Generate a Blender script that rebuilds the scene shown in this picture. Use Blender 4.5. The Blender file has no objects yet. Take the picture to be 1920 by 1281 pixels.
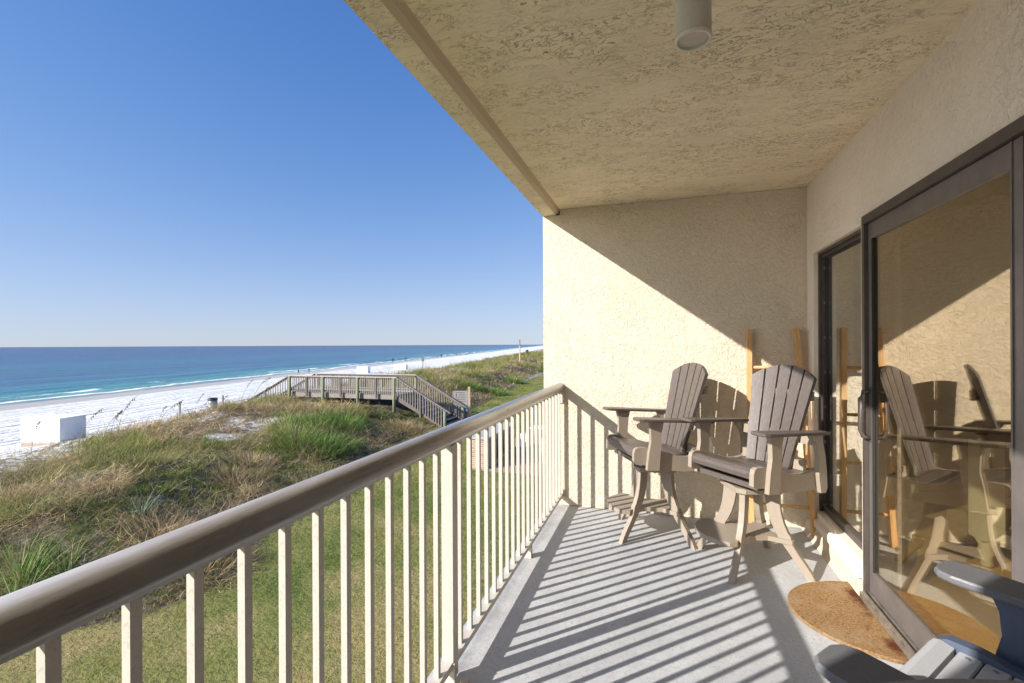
import bpy, math, random
import numpy as np
from mathutils import Matrix, Vector
R = math.radians
random.seed(7)
SC = bpy.context.scene
COL = SC.collection

# ------------------------------------------------------------------ camera
cam_d = bpy.data.cameras.new("camera")
cam = bpy.data.objects.new("camera", cam_d)
COL.objects.link(cam)
SC.camera = cam
cam_d.sensor_width = 36.0
cam_d.lens = 890.0 / 1920.0 * 36.0
cam_d.shift_y = 5.8 / 1920.0
cam_d.clip_start = 0.02
cam_d.clip_end = 40000.0
cam.matrix_world = (Matrix.Translation((0, 0, 1.42)) @ Matrix.Rotation(math.atan(278 / 890), 4, 'Z')
                    @ Matrix.Rotation(R(90), 4, 'X') @ Matrix.Rotation(R(-0.28), 4, 'Z'))

# ------------------------------------------------------------------ light
SUN_EL = 27.3
SUN_DIR = Vector((0.7133 * math.cos(R(SUN_EL)), 0.7009 * math.cos(R(SUN_EL)), -math.sin(R(SUN_EL))))   # the way light travels
w = bpy.data.worlds.new("World")
SC.world = w
w.use_nodes = True
wn = w.node_tree.nodes
wl = w.node_tree.links
wn.clear()
wo = wn.new('ShaderNodeOutputWorld')
bg = wn.new('ShaderNodeBackground')
sky = wn.new('ShaderNodeTexSky')
sky.sky_type = 'NISHITA'
sky.sun_disc = False
sky.sun_elevation = R(SUN_EL)
sky.sun_rotation = math.atan2(-SUN_DIR.x, -SUN_DIR.y)
sky.altitude = 0
sky.air_density = 1.0
sky.dust_density = 0.0
sky.ozone_density = 4.0
# model sky: horizon band softened, unseen sunward side brightened to fill the shade


def vm(op, a, b):
    n = wn.new('ShaderNodeVectorMath')
    n.operation = op
    for sock, v in ((n.inputs[0], a), (n.inputs[1], b)):
        if isinstance(v, tuple):
            sock.default_value = v
        else:
            wl.new(v, sock)
    return n.outputs['Value' if op == 'DOT_PRODUCT' else 'Vector']


cs = vm('MULTIPLY', sky.outputs[0], (.159, .159, .159))
sepw = wn.new('ShaderNodeSeparateColor')
wl.new(cs, sepw.inputs[0])
comw = wn.new('ShaderNodeCombineColor')


def wm(op, a, b):
    n = wn.new('ShaderNodeMath')
    n.operation = op
    for sock, v in ((n.inputs[0], a), (n.inputs[1], b)):
        if isinstance(v, (int, float)):
            sock.default_value = v
        else:
            wl.new(v, sock)
    return n.outputs[0]


for ch_, (pw_, kk_, dd_) in enumerate(((1.6, 3.25, 4.5), (1.2, 1.78, 1.65), (1.0, 2.35, 1.68))):
    xp = wm('POWER', sepw.outputs[ch_], pw_)
    wl.new(wm('DIVIDE', wm('MULTIPLY', xp, kk_), wm('ADD', wm('MULTIPLY', xp, dd_), 1.0)), comw.inputs[ch_])
soft = comw.outputs[0]
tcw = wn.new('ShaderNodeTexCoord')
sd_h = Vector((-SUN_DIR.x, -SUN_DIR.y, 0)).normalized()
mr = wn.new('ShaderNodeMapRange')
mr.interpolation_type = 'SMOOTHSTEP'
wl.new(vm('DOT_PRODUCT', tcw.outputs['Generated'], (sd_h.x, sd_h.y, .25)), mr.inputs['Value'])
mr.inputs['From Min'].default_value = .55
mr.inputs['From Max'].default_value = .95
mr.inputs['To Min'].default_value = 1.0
mr.inputs['To Max'].default_value = 2.6  # added sky brightness outside the view, lifts the shaded walls
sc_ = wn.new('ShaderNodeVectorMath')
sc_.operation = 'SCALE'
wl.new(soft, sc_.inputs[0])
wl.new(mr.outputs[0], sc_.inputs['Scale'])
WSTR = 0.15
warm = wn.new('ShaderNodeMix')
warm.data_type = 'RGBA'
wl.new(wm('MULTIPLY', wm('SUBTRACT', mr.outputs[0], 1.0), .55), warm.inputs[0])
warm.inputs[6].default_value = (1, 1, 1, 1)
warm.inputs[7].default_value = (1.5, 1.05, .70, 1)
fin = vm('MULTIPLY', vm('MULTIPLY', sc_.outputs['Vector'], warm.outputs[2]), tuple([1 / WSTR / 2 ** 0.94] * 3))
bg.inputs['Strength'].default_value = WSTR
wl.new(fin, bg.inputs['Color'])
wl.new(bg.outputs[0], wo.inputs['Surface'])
sun_d = bpy.data.lights.new("sun", 'SUN')
sun_d.energy = 4.15
sun_d.angle = R(0.53)
sun_d.color = (1.0, 0.955, 0.895)
sun = bpy.data.objects.new("sun", sun_d)
sun.rotation_euler = SUN_DIR.to_track_quat('-Z', 'Y').to_euler()
sun.location = (-20, -20, 15)
COL.objects.link(sun)
SC.view_settings.view_transform = 'Standard'
SC.view_settings.look = 'None'
SC.view_settings.exposure = 0.94
SC.view_settings.gamma = 1.0
SC.cycles.max_bounces = 10
SC.cycles.diffuse_bounces = 6
SC.cycles.transparent_max_bounces = 12
SC.cycles.use_denoising = True


# ------------------------------------------------------------------ node helpers
class NT:
    def __init__(s, name):
        s.m = bpy.data.materials.new(name)
        s.m.use_nodes = True
        s.n = s.m.node_tree.nodes
        s.l = s.m.node_tree.links
        s.n.clear()
        s.out = s.n.new('ShaderNodeOutputMaterial')
        s.b = s.n.new('ShaderNodeBsdfPrincipled')
        s.l.new(s.b.outputs[0], s.out.inputs[0])

    def put(s, sock, v):
        if isinstance(v, bpy.types.NodeSocket):
            s.l.new(v, sock)
        elif isinstance(v, (tuple, list)) and len(v) == 3 and len(sock.default_value) == 4:
            sock.default_value = (*v, 1)
        else:
            sock.default_value = v

    def obj(s):
        return s.n.new('ShaderNodeTexCoord').outputs['Object']

    def pos(s):
        return s.n.new('ShaderNodeNewGeometry').outputs['Position']

    def scale(s, v, sc, rot=(0, 0, 0), loc=(0, 0, 0)):
        m = s.n.new('ShaderNodeMapping')
        s.l.new(v, m.inputs[0])
        m.inputs['Scale'].default_value = sc
        m.inputs['Rotation'].default_value = rot
        m.inputs['Location'].default_value = loc
        return m.outputs[0]

    def noise(s, v, sc, det=4, rough=.55, dist=0, color=False):
        n = s.n.new('ShaderNodeTexNoise')
        s.l.new(v, n.inputs['Vector'])
        n.inputs['Scale'].default_value = sc
        n.inputs['Detail'].default_value = det
        n.inputs['Roughness'].default_value = rough
        n.inputs['Distortion'].default_value = dist
        return n.outputs[1 if color else 0]

    def voro(s, v, sc, feat='F1', out=0, rnd=1):
        n = s.n.new('ShaderNodeTexVoronoi')
        n.feature = feat
        s.l.new(v, n.inputs['Vector'])
        n.inputs['Scale'].default_value = sc
        n.inputs['Randomness'].default_value = rnd
        return n.outputs[out]

    def ramp(s, v, stops, interp='LINEAR'):
        n = s.n.new('ShaderNodeValToRGB')
        s.l.new(v, n.inputs[0])
        cr = n.color_ramp
        cr.interpolation = interp
        while len(cr.elements) < len(stops):
            cr.elements.new(0.5)
        for e, (p, c) in zip(cr.elements, stops):
            e.position = p
            if isinstance(c, (int, float)):
                c = (c, c, c)
            e.color = (*c, 1)
        return n.outputs[0]

    def math(s, op, a, b=0.0, c=None):
        n = s.n.new('ShaderNodeMath')
        n.operation = op
        s.put(n.inputs[0], a)
        s.put(n.inputs[1], b)
        if c is not None:
            s.put(n.inputs[2], c)
        return n.outputs[0]

    def step(s, v, a, b):
        n = s.n.new('ShaderNodeMapRange')
        n.interpolation_type = 'SMOOTHSTEP'
        s.put(n.inputs['Value'], v)
        n.inputs['From Min'].default_value = a
        n.inputs['From Max'].default_value = b
        return n.outputs[0]

    def mix(s, f, a, b, mode='MIX'):
        n = s.n.new('ShaderNodeMix')
        n.data_type = 'RGBA'
        n.blend_type = mode
        s.put(n.inputs[0], f)
        s.put(n.inputs[6], a)
        s.put(n.inputs[7], b)
        return n.outputs[2]

    def attr(s, name, out=0):
        n = s.n.new('ShaderNodeAttribute')
        n.attribute_name = name
        return n.outputs[out]

    def bump(s, h, dist, strength=1.0, prev=None):
        n = s.n.new('ShaderNodeBump')
        n.inputs['Strength'].default_value = strength
        n.inputs['Distance'].default_value = dist
        s.put(n.inputs['Height'], h)
        if prev is not None:
            s.l.new(prev, n.inputs['Normal'])
        s.l.new(n.outputs[0], s.b.inputs['Normal'])
        return n.outputs[0]

    def set(s, col=None, rough=None, metal=None, spec=None):
        if col is not None:
            s.put(s.b.inputs['Base Color'], col)
        if rough is not None:
            s.put(s.b.inputs['Roughness'], rough)
        if metal is not None:
            s.b.inputs['Metallic'].default_value = metal
        if spec is not None:
            s.b.inputs['Specular IOR Level'].default_value = spec
        return s


M = {}


def stucco(name, base, pitcol, stretch=(1, 1, 1), dist=.004, pits=0.0, scale=1.0, fine3=.34):
    t = NT(name)
    v = t.scale(t.pos(), tuple(a * scale for a in stretch))
    big = t.noise(v, 2.3, 3, .5)
    n1 = t.noise(v, 10, 5, .65, 1.0)
    n2 = t.noise(v, 21, 5, .65, 1.3)
    n3 = t.noise(v, 46, 4, .6, .8)
    fine = t.noise(v, 120, 3, .7)
    s1 = t.step(n1, .485, .515)
    s2 = t.step(n2, .50, .54)
    m = t.step(big, .40, .62)
    h = t.math('ADD', t.math('MULTIPLY', t.math('MULTIPLY', s1, t.step(big, .62, .42)), .32), t.math('MULTIPLY', t.math('MULTIPLY', s2, m), .42))
    h = t.math('ADD', h, t.math('MULTIPLY', t.step(n3, .47, .60), fine3))
    h = t.math('ADD', h, t.math('MULTIPLY', n2, .5))
    h = t.math('ADD', h, t.math('MULTIPLY', fine, .14))
    t.bump(h, dist)
    # narrow worn lines where the trowelled coats end
    e = t.math('ABSOLUTE', t.math('SUBTRACT', n2, .52))
    line = t.math('SUBTRACT', 1.0, t.step(e, .0, .022 if pits < .5 else .026))
    brk = t.step(t.noise(v, 4.5, 4, .7), .46, .54)
    line = t.math('MULTIPLY', t.math('MULTIPLY', line, brk), pits)
    tone = t.ramp(t.noise(v, 1.3, 4, .6), [(.3, tuple(c * .93 for c in base)), (.7, tuple(min(1, c * 1.04) for c in base))])
    t.set(t.mix(line, tone, pitcol), .85, spec=.25)
    M[name] = t.m
    return t


stucco('stucco_wall', (.73, .635, .495), (.50, .40, .27), dist=.0062, pits=.12)
stucco('stucco_rear', (.86, .765, .64), (.46, .38, .27), dist=.0035, pits=.25)
stucco('stucco_ceiling', (.92, .79, .60), (.40, .305, .185), stretch=(.75, 1.45, 1), dist=.0075, pits=1.0, scale=.95, fine3=.06)


def plain(name, col, rough=.6, metal=0, spec=.5, var=.10, nscale=6, bump=0, bscale=60, stretch=(1, 1, 1), coat=0):
    t = NT(name)
    v = t.scale(t.obj(), stretch)
    n = t.noise(v, nscale, 5, .6)
    t.set(t.ramp(n, [(.25, tuple(max(0, c * (1 - var)) for c in col)), (.75, tuple(min(1, c * (1 + var)) for c in col))]), rough, metal, spec)
    if bump:
        t.bump(t.noise(v, bscale, 3, .6), bump)
    if coat:
        t.b.inputs['Coat Weight'].default_value = coat
        t.b.inputs['Coat Roughness'].default_value = .25
    M[name] = t.m
    return t


# balcony floor: worn grey deck paint with grit
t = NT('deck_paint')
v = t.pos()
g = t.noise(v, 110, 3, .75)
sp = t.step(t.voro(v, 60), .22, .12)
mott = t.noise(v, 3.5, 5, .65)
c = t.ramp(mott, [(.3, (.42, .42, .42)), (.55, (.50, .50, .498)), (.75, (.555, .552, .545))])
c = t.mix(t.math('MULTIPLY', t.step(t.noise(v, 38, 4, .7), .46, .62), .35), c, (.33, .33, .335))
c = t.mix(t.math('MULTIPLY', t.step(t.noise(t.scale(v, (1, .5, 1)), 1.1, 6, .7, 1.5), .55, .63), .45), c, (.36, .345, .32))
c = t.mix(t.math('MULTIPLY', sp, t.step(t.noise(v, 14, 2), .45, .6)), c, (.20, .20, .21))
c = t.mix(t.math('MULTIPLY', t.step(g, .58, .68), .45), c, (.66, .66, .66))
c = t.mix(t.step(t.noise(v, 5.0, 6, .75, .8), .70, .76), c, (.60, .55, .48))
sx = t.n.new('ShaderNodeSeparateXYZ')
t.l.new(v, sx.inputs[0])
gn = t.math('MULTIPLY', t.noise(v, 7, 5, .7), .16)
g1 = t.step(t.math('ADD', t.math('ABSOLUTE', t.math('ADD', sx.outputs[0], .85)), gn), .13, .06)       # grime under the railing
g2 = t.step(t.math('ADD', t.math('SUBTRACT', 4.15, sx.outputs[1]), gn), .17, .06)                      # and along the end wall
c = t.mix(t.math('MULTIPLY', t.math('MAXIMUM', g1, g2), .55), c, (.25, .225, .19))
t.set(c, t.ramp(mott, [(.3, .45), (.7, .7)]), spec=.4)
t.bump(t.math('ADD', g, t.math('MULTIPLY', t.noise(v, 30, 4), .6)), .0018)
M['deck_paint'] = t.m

t = plain('baluster_paint', (.575, .525, .45), .38, 0, .5, .06, 30, .0004, 160)
bc_ = t.b.inputs['Base Color'].links[0].from_socket
pit_ = t.math('MULTIPLY', t.step(t.noise(t.obj(), 150, 3, .7), .54, .66), .38)
chip_ = t.step(t.noise(t.scale(t.obj(), (1, 1, .5)), 24, 5, .8), .70, .74)
c_ = t.mix(pit_, bc_, (.30, .27, .235))
t.set(t.mix(t.math('MULTIPLY', chip_, .7), c_, (.24, .15, .085)))
t = NT('rail_paint')
v = t.scale(t.obj(), (1, .12, 1))
n = t.noise(v, 40, 5, .7)
n2 = t.noise(t.obj(), 3, 4, .6)
c = t.ramp(n, [(.3, (.235, .20, .165)), (.55, (.30, .26, .215)), (.75, (.37, .325, .275))])
c = t.mix(t.step(n2, .5, .75), c, (.33, .30, .265))
t.set(c, t.ramp(n, [(.3, .24), (.7, .36)]), spec=.7)
t.bump(n, .0006)
t.b.inputs['Coat Weight'].default_value = 1.0
t.b.inputs['Coat IOR'].default_value = 1.7
t.b.inputs['Coat Roughness'].default_value = .30
M['rail_paint'] = t.m
plain('bronze', (.105, .088, .078), .42, .35, .5, .18, 12, .0005, 80)
plain('bronze_light', (.19, .165, .152), .42, .3, .5, .16, 9, .0005, 80)
plain('black_gasket', (.02, .02, .022), .5)
plain('track_metal', (.30, .26, .21), .4, .5, .5, .45, 22, .001, 60)
plain('lamp_paint', (.70, .65, .56), .5, 0, .4, .08, 14, .0006, 120)
plain('lamp_lens', (.55, .47, .42), .25, 0, .5, .10, 20)
plain('dark_wood', (.10, .065, .04), .4, 0, .5, .2, 8)
plain('sage_paint', (.42, .45, .235), .5, 0, .4, .06)
plain('cream_paint', (.60, .58, .38), .5, 0, .4, .06)
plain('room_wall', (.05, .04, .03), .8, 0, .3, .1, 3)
t = plain('white_board', (.88, .87, .83), .55, 0, .4, .03, 3)
sz_ = t.n.new('ShaderNodeSeparateXYZ')
t.l.new(t.obj(), sz_.inputs[0])
zz_ = t.math('ADD', sz_.outputs[2], t.math('MULTIPLY', t.noise(t.scale(t.obj(), (1, 1, .3)), 2.5, 5, .7), -.42))
wc_ = t.b.inputs['Base Color'].links[0].from_socket
t.set(t.mix(t.math('MULTIPLY', t.step(zz_, .06, -.10), .8), wc_, (.30, .20, .10)))
plain('steel_grey', (.30, .31, .32), .45, .5, .5, .25, 9)
plain('black_plastic', (.02, .02, .022), .5)
plain('blue_fabric', (.03, .06, .25), .8, 0, .3, .1)
plain('white_plastic', (.80, .80, .80), .4, 0, .4, .03)
plain('counter_stone', (.42, .40, .36), .6, 0, .4, .1)
plain('sign_face', (.36, .34, .31), .7, 0, .3, .06)
plain('sign_ink', (.04, .035, .04), .7)
plain('sign_blue', (.10, .27, .36), .7, 0, .3, .05)
plain('sign_red', (.35, .16, .13), .7, 0, .3, .05)
plain('skin', (.42, .26, .18), .6)
plain('dark_cloth', (.02, .02, .03), .8)
plain('blue_cloth', (.04, .07, .16), .8)
plain('red_cloth', (.25, .05, .05), .8)
plain('stalk_straw', (.33, .27, .13), .8, 0, .2, .15)
plain('seed_husk', (.22, .16, .085), .85, 0, .2, .25, 60)


def polywood(name, col, rough=.42, var=.16, grain=.0010):
    t = NT(name)
    v = t.obj()
    a = t.noise(t.scale(v, (3, 3, 1)), 26, 5, .65)
    b = t.noise(v, 170, 3, .7)
    t.set(t.ramp(a, [(.25, tuple(c * (1 - var) for c in col)), (.75, tuple(min(1, c * (1 + var)) for c in col))]), t.ramp(b, [(.3, rough - .08), (.7, rough + .10)]), spec=.5)
    t.bump(t.math('ADD', t.math('MULTIPLY', a, .6), b), grain)
    M[name] = t.m


polywood('poly_brown', (.108, .087, .076), .36, .30, .0018)
polywood('poly_sand', (.31, .255, .195), .55, .08, .0006)
polywood('poly_grey', (.50, .50, .50), .42, .06, .0006)
polywood('poly_charcoal', (.15, .148, .155), .42, .10, .0006)
polywood('poly_table', (.26, .235, .23), .42, .08, .0006)
polywood('poly_slate', (.085, .105, .155), .5, .10, .0006)

t = NT('ladder_wood')
v = t.scale(t.obj(), (30, 30, 1.6))
n = t.noise(v, 3, 5, .65, .5)
t.set(t.ramp(n, [(.3, (.50, .27, .10)), (.7, (.68, .42, .19))]), .5, spec=.4)
M['ladder_wood'] = t.m

# coir mat
t = NT('coir')
v = t.pos()
f = t.noise(v, 95, 5, .85, .6)
m = t.noise(v, 14, 5, .7)
c = t.ramp(f, [(.32, (.085, .042, .016)), (.46, (.33, .19, .085)), (.58, (.48, .30, .145)), (.72, (.68, .49, .28))])
c = t.mix(t.math('MULTIPLY', t.step(m, .42, .68), .5), c, (.36, .23, .115))
c = t.mix(t.math('MULTIPLY', t.step(t.noise(v, 3.5, 4, .6), .5, .65), .4), c, (.50, .38, .24))
# rust stain along the threshold
sx = t.n.new('ShaderNodeSeparateXYZ')
t.l.new(v, sx.inputs[0])
st = t.math('ADD', sx.outputs[0], t.math('MULTIPLY', t.noise(v, 11, 5, .7), .30))
c = t.mix(t.math('MULTIPLY', t.step(st, 1.11, 1.20), t.step(t.noise(v, 6, 4), .38, .58)), c, (.13, .045, .018))
t.set(c, .95, spec=.1)
t.bump(f, .012)
M['coir'] = t.m


def glass(name, tint, refl, base, slope):
    t = NT(name)
    t.n.remove(t.b)
    fr = t.n.new('ShaderNodeFresnel')
    gm_ = t.n.new('ShaderNodeNewGeometry')
    t.put(fr.inputs['IOR'], t.math('SUBTRACT', 1.5, t.math('MULTIPLY', gm_.outputs['Backfacing'], .8333)))
    fac = t.math('MINIMUM', t.math('ADD', base, t.math('MULTIPLY', fr.outputs[0], slope)), .95)
    tr = t.n.new('ShaderNodeBsdfTransparent')
    tr.inputs[0].default_value = (*tint, 1)
    gl = t.n.new('ShaderNodeBsdfGlossy')
    gl.inputs['Color'].default_value = (*refl, 1)
    gl.inputs['Roughness'].default_value = 0.0
    mx = t.n.new('ShaderNodeMixShader')
    t.l.new(fac, mx.inputs[0])
    t.l.new(tr.outputs[0], mx.inputs[1])
    t.l.new(gl.outputs[0], mx.inputs[2])
    t.l.new(mx.outputs[0], t.out.inputs[0])
    M[name] = t.m


glass('door_glass', (.93, .91, .85), (1.0, .91, .76), .15, 1.9)
glass('window_glass', (.92, .94, .92), (.97, .98, .94), .18, 2.1)

# tiles inside the room
t = NT('room_tile')
v = t.pos()
br = t.n.new('ShaderNodeTexBrick')
t.l.new(t.scale(v, (1, 1, 1), (0, 0, R(45))), br.inputs['Vector'])
br.inputs['Scale'].default_value = 1.0
br.inputs['Brick Width'].default_value = .42
br.inputs['Row Height'].default_value = .42
br.inputs['Mortar Size'].default_value = .006
br.offset = 0
br.inputs['Color1'].default_value = (.54, .35, .11, 1)
br.inputs['Color2'].default_value = (.60, .40, .135, 1)
br.inputs['Mortar'].default_value = (.34, .23, .09, 1)
t.set(t.mix(t.noise(v, 5, 4), br.outputs[0], (.46, .31, .11)), .35, spec=.4)
M['room_tile'] = t.m


def weathered(name, lo, hi, rough=.8):
    t = NT(name)
    v = t.obj()
    n = t.noise(t.scale(v, (1, 1, 1)), 5, 6, .7)
    n2 = t.noise(v, 50, 3, .7)
    t.set(t.mix(t.math('MULTIPLY', n2, .5), t.ramp(n, [(.25, lo), (.75, hi)]), lo), rough, spec=.2)
    t.bump(n2, .003)
    M[name] = t.m


weathered('wood_weathered', (.21, .182, .157), (.36, .32, .285))
weathered('wood_cap', (.43, .385, .335), (.54, .49, .425))
weathered('wood_grey', (.13, .11, .098), (.22, .19, .17))
weathered('wood_green', (.19, .21, .12), (.30, .31, .20))
weathered('wood_post', (.46, .34, .22), (.60, .47, .33))
weathered('wood_stake', (.20, .17, .14), (.32, .27, .22))

t = NT('brick')
br = t.n.new('ShaderNodeTexBrick')
t.l.new(t.scale(t.obj(), (1, 1, 1), (R(90), 0, 0)), br.inputs['Vector'])
br.inputs['Scale'].default_value = 1
br.inputs['Brick Width'].default_value = .22
br.inputs['Row Height'].default_value = .075
br.inputs['Mortar Size'].default_value = .008
br.inputs['Color1'].default_value = (.30, .14, .085, 1)
br.inputs['Color2'].default_value = (.42, .24, .16, 1)
br.inputs['Mortar'].default_value = (.55, .50, .43, 1)
t.set(t.mix(t.math('MULTIPLY', t.noise(t.obj(), 9, 4), .4), br.outputs[0], (.55, .48, .40)), .85, spec=.2)
M['brick'] = t.m
t = NT('paver')
br = t.n.new('ShaderNodeTexBrick')
t.l.new(t.pos(), br.inputs['Vector'])
br.inputs['Scale'].default_value = 1
br.inputs['Brick Width'].default_value = .22
br.inputs['Row Height'].default_value = .11
br.inputs['Mortar Size'].default_value = .006
br.inputs['Color1'].default_value = (.33, .205, .155, 1)
br.inputs['Color2'].default_value = (.43, .29, .22, 1)
br.inputs['Mortar'].default_value = (.30, .25, .20, 1)
t.set(br.outputs[0], .85, spec=.2)
M['paver'] = t.m


# ------------------------------------------------------------------ mesh helpers
class MB:
    def __init__(s):
        s.v = []
        s.f = []
        s.sm = []

    def add(s, vs, fs, smooth=False, mat=None):
        o = len(s.v)
        if mat is not None:
            vs = [mat @ Vector(p) for p in vs]
        s.v += [tuple(p) for p in vs]
        s.f += [tuple(i + o for i in f) for f in fs]
        s.sm += [smooth] * len(fs)
        return s

    def box(s, x0, x1, y0, y1, z0, z1, mat=None, bev=0.0):
        if bev > 0:
            return s.prism([(x0 + bev, y0), (x1 - bev, y0), (x1, y0 + bev), (x1, y1 - bev), (x1 - bev, y1), (x0 + bev, y1), (x0, y1 - bev), (x0, y0 + bev)], z0, z1, mat=mat, bev=bev * .6)
        vs = [(x0, y0, z0), (x1, y0, z0), (x1, y1, z0), (x0, y1, z0), (x0, y0, z1), (x1, y0, z1), (x1, y1, z1), (x0, y1, z1)]
        return s.add(vs, [(3, 2, 1, 0), (4, 5, 6, 7), (0, 1, 5, 4), (1, 2, 6, 5), (2, 3, 7, 6), (3, 0, 4, 7)], mat=mat)

    def beam(s, a, b, wx, wz, up=(0, 0, 1)):
        a = Vector(a)
        b = Vector(b)
        d = (b - a)
        L = d.length
        d.normalize()
        u = Vector(up)
        sd = d.cross(u)
        if sd.length < 1e-4:
            sd = d.cross(Vector((0, 1, 0)))
        sd.normalize()
        u = sd.cross(d)
        m = Matrix((sd, d, u)).transposed().to_4x4()
        m.translation = a
        return s.box(-wx / 2, wx / 2, 0, L, -wz / 2, wz / 2, mat=m)

    def prism(s, poly, z0, z1, mat=None, bev=0.0, smooth=False):
        """poly counter-clockwise in XY, extruded along Z; bev insets the rims"""
        n = len(poly)
        cx = sum(p[0] for p in poly) / n
        cy = sum(p[1] for p in poly) / n

        def inset(p, d):
            dx, dy = p[0] - cx, p[1] - cy
            L = math.hypot(dx, dy) or 1
            return (p[0] - dx / L * d, p[1] - dy / L * d)
        rings = [(z0, 0), (z1, 0)] if bev <= 0 else [(z0, bev), (z0 + bev, 0), (z1 - bev, 0), (z1, bev)]
        vs = []
        for z, d in rings:
            for p in poly:
                q = inset(p, d) if d else p
                vs.append((q[0], q[1], z))
        fs = [tuple(reversed(range(n)))]
        for r in range(len(rings) - 1):
            for i in range(n):
                j = (i + 1) % n
                fs.append((r * n + i, r * n + j, (r + 1) * n + j, (r + 1) * n + i))
        k = (len(rings) - 1) * n
        fs.append(tuple(k + i for i in range(n)))
        return s.add(vs, fs, smooth, mat)

    def lathe(s, prof, n=24, mat=None, smooth=True, cap=True):
        vs = []
        for r, z in prof:
            for i in range(n):
                a = 2 * math.pi * i / n
                vs.append((r * math.cos(a), r * math.sin(a), z))
        fs = []
        for k in range(len(prof) - 1):
            for i in range(n):
                j = (i + 1) % n
                fs.append((k * n + i, k * n + j, (k + 1) * n + j, (k + 1) * n + i))
        s.add(vs, fs, smooth, mat)
        if cap:
            b = len(s.v) - len(vs)
            s.f.append(tuple(b + i for i in reversed(range(n))))
            s.f.append(tuple(b + (len(prof) - 1) * n + i for i in range(n)))
            s.sm += [False, False]
        return s

    def tube(s, pts, rad, n=8, mat=None):
        pts = [Vector(p) for p in pts]
        rr = rad if isinstance(rad, (list, tuple)) else [rad] * len(pts)
        vs = []
        for i, p in enumerate(pts):
            d = (pts[min(i + 1, len(pts) - 1)] - pts[max(i - 1, 0)]).normalized()
            u = Vector((0, 0, 1)) if abs(d.z) < .95 else Vector((1, 0, 0))
            a = d.cross(u).normalized()
            b = a.cross(d)
            for k in range(n):
                t_ = 2 * math.pi * k / n
                vs.append(p + (a * math.cos(t_) + b * math.sin(t_)) * rr[i])
        fs = []
        for i in range(len(pts) - 1):
            for k in range(n):
                j = (k + 1) % n
                fs.append((i * n + k, i * n + j, (i + 1) * n + j, (i + 1) * n + k))
        fs.append(tuple(reversed(range(n))))
        fs.append(tuple((len(pts) - 1) * n + k for k in range(n)))
        return s.add(vs, fs, True, mat)

    def build(s, name, mat, parent=None, fix=True):
        me = bpy.data.meshes.new(name)
        me.from_pydata(s.v, [], s.f)
        me.polygons.foreach_set('use_smooth', s.sm)
        me.update()
        if fix:
            import bmesh
            bm = bmesh.new()
            bm.from_mesh(me)
            bmesh.ops.recalc_face_normals(bm, faces=bm.faces)
            bm.to_mesh(me)
            bm.free()
        if mat is not None:
            me.materials.append(M[mat] if isinstance(mat, str) else mat)
        o = bpy.data.objects.new(name, me)
        COL.objects.link(o)
        if parent is not None:
            o.parent = parent
        return o


def tag(o, label=None, cat=None, group=None, kind=None):
    if label:
        o['label'] = label
    if cat:
        o['category'] = cat
    if group:
        o['group'] = group
    if kind:
        o['kind'] = kind
    return o


def thing(name, label, cat, loc=(0, 0, 0), rz=0, group=None):
    o = bpy.data.objects.new(name, None)
    COL.objects.link(o)
    o.empty_display_size = .2
    o.location = loc
    o.rotation_euler = (0, 0, rz)
    return tag(o, label, cat, group)


def copy_tree(o, parent=None):
    c = o.copy()
    COL.objects.link(c)
    if parent is not None:
        c.parent = parent
    for ch in list(o.children):
        copy_tree(ch, c)
    return c


def XZ(y=0.0):
    """maps prism space (x, y -> x, z) with extrusion along -Y ... a plate standing in XZ"""
    m = Matrix(((1, 0, 0, 0), (0, 0, -1, 0), (0, 1, 0, 0), (0, 0, 0, 1)))
    m.translation = (0, y, 0)
    return m


# ------------------------------------------------------------------ numbers of the balcony
XR = -.851           # railing line
YW = 4.15            # end wall
XW = 1.078           # rear wall face
ZC = 2.619           # ceiling
YN = -.28            # near party wall
XE = -1.0            # outer edge of walls and ceiling

# ------------------------------------------------------------------ terrain
def hash2(ix, iy, seed=0):
    n = (ix.astype(np.int64) * 374761393 + iy.astype(np.int64) * 668265263 + seed * 974711) & 0x7fffffff
    n = ((n ^ (n >> 13)) * 1274126177) & 0x7fffffff
    return ((n ^ (n >> 16)) & 0xffff) / 65535.0


def vnoise(x, y, seed=0):
    ix = np.floor(x)
    iy = np.floor(y)
    fx = x - ix
    fy = y - iy
    fx = fx * fx * (3 - 2 * fx)
    fy = fy * fy * (3 - 2 * fy)
    a = hash2(ix, iy, seed)
    b = hash2(ix + 1, iy, seed)
    c = hash2(ix, iy + 1, seed)
    d = hash2(ix + 1, iy + 1, seed)
    return a * (1 - fx) * (1 - fy) + b * fx * (1 - fy) + c * (1 - fx) * fy + d * fx * fy


def fbm(x, y, seed=0, oct=4):
    r = 0
    a = .5
    for k in range(oct):
        r = r + a * vnoise(x * 2 ** k, y * 2 ** k, seed + k * 17)
        a *= .5
    return r / (1 - .5 ** oct)


def sstep(v, a, b):
    t_ = np.clip((v - a) / (b - a), 0, 1)
    return t_ * t_ * (3 - 2 * t_)


def lawn_edge(y):
    return np.interp(y, [-60, 0, 4.6, 5.6, 7.2, 9, 12.5, 17, 25, 60, 3000], [-9.4, -9.4, -9.2, -8.0, -7.7, -8.8, -10.8, -11.2, -11.5, -16.0, -290])


def veg_edge(y):
    return -25.5 - .2 * np.maximum(y - 10, 0)


def shore(y):
    return -61 - .22 * y


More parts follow.
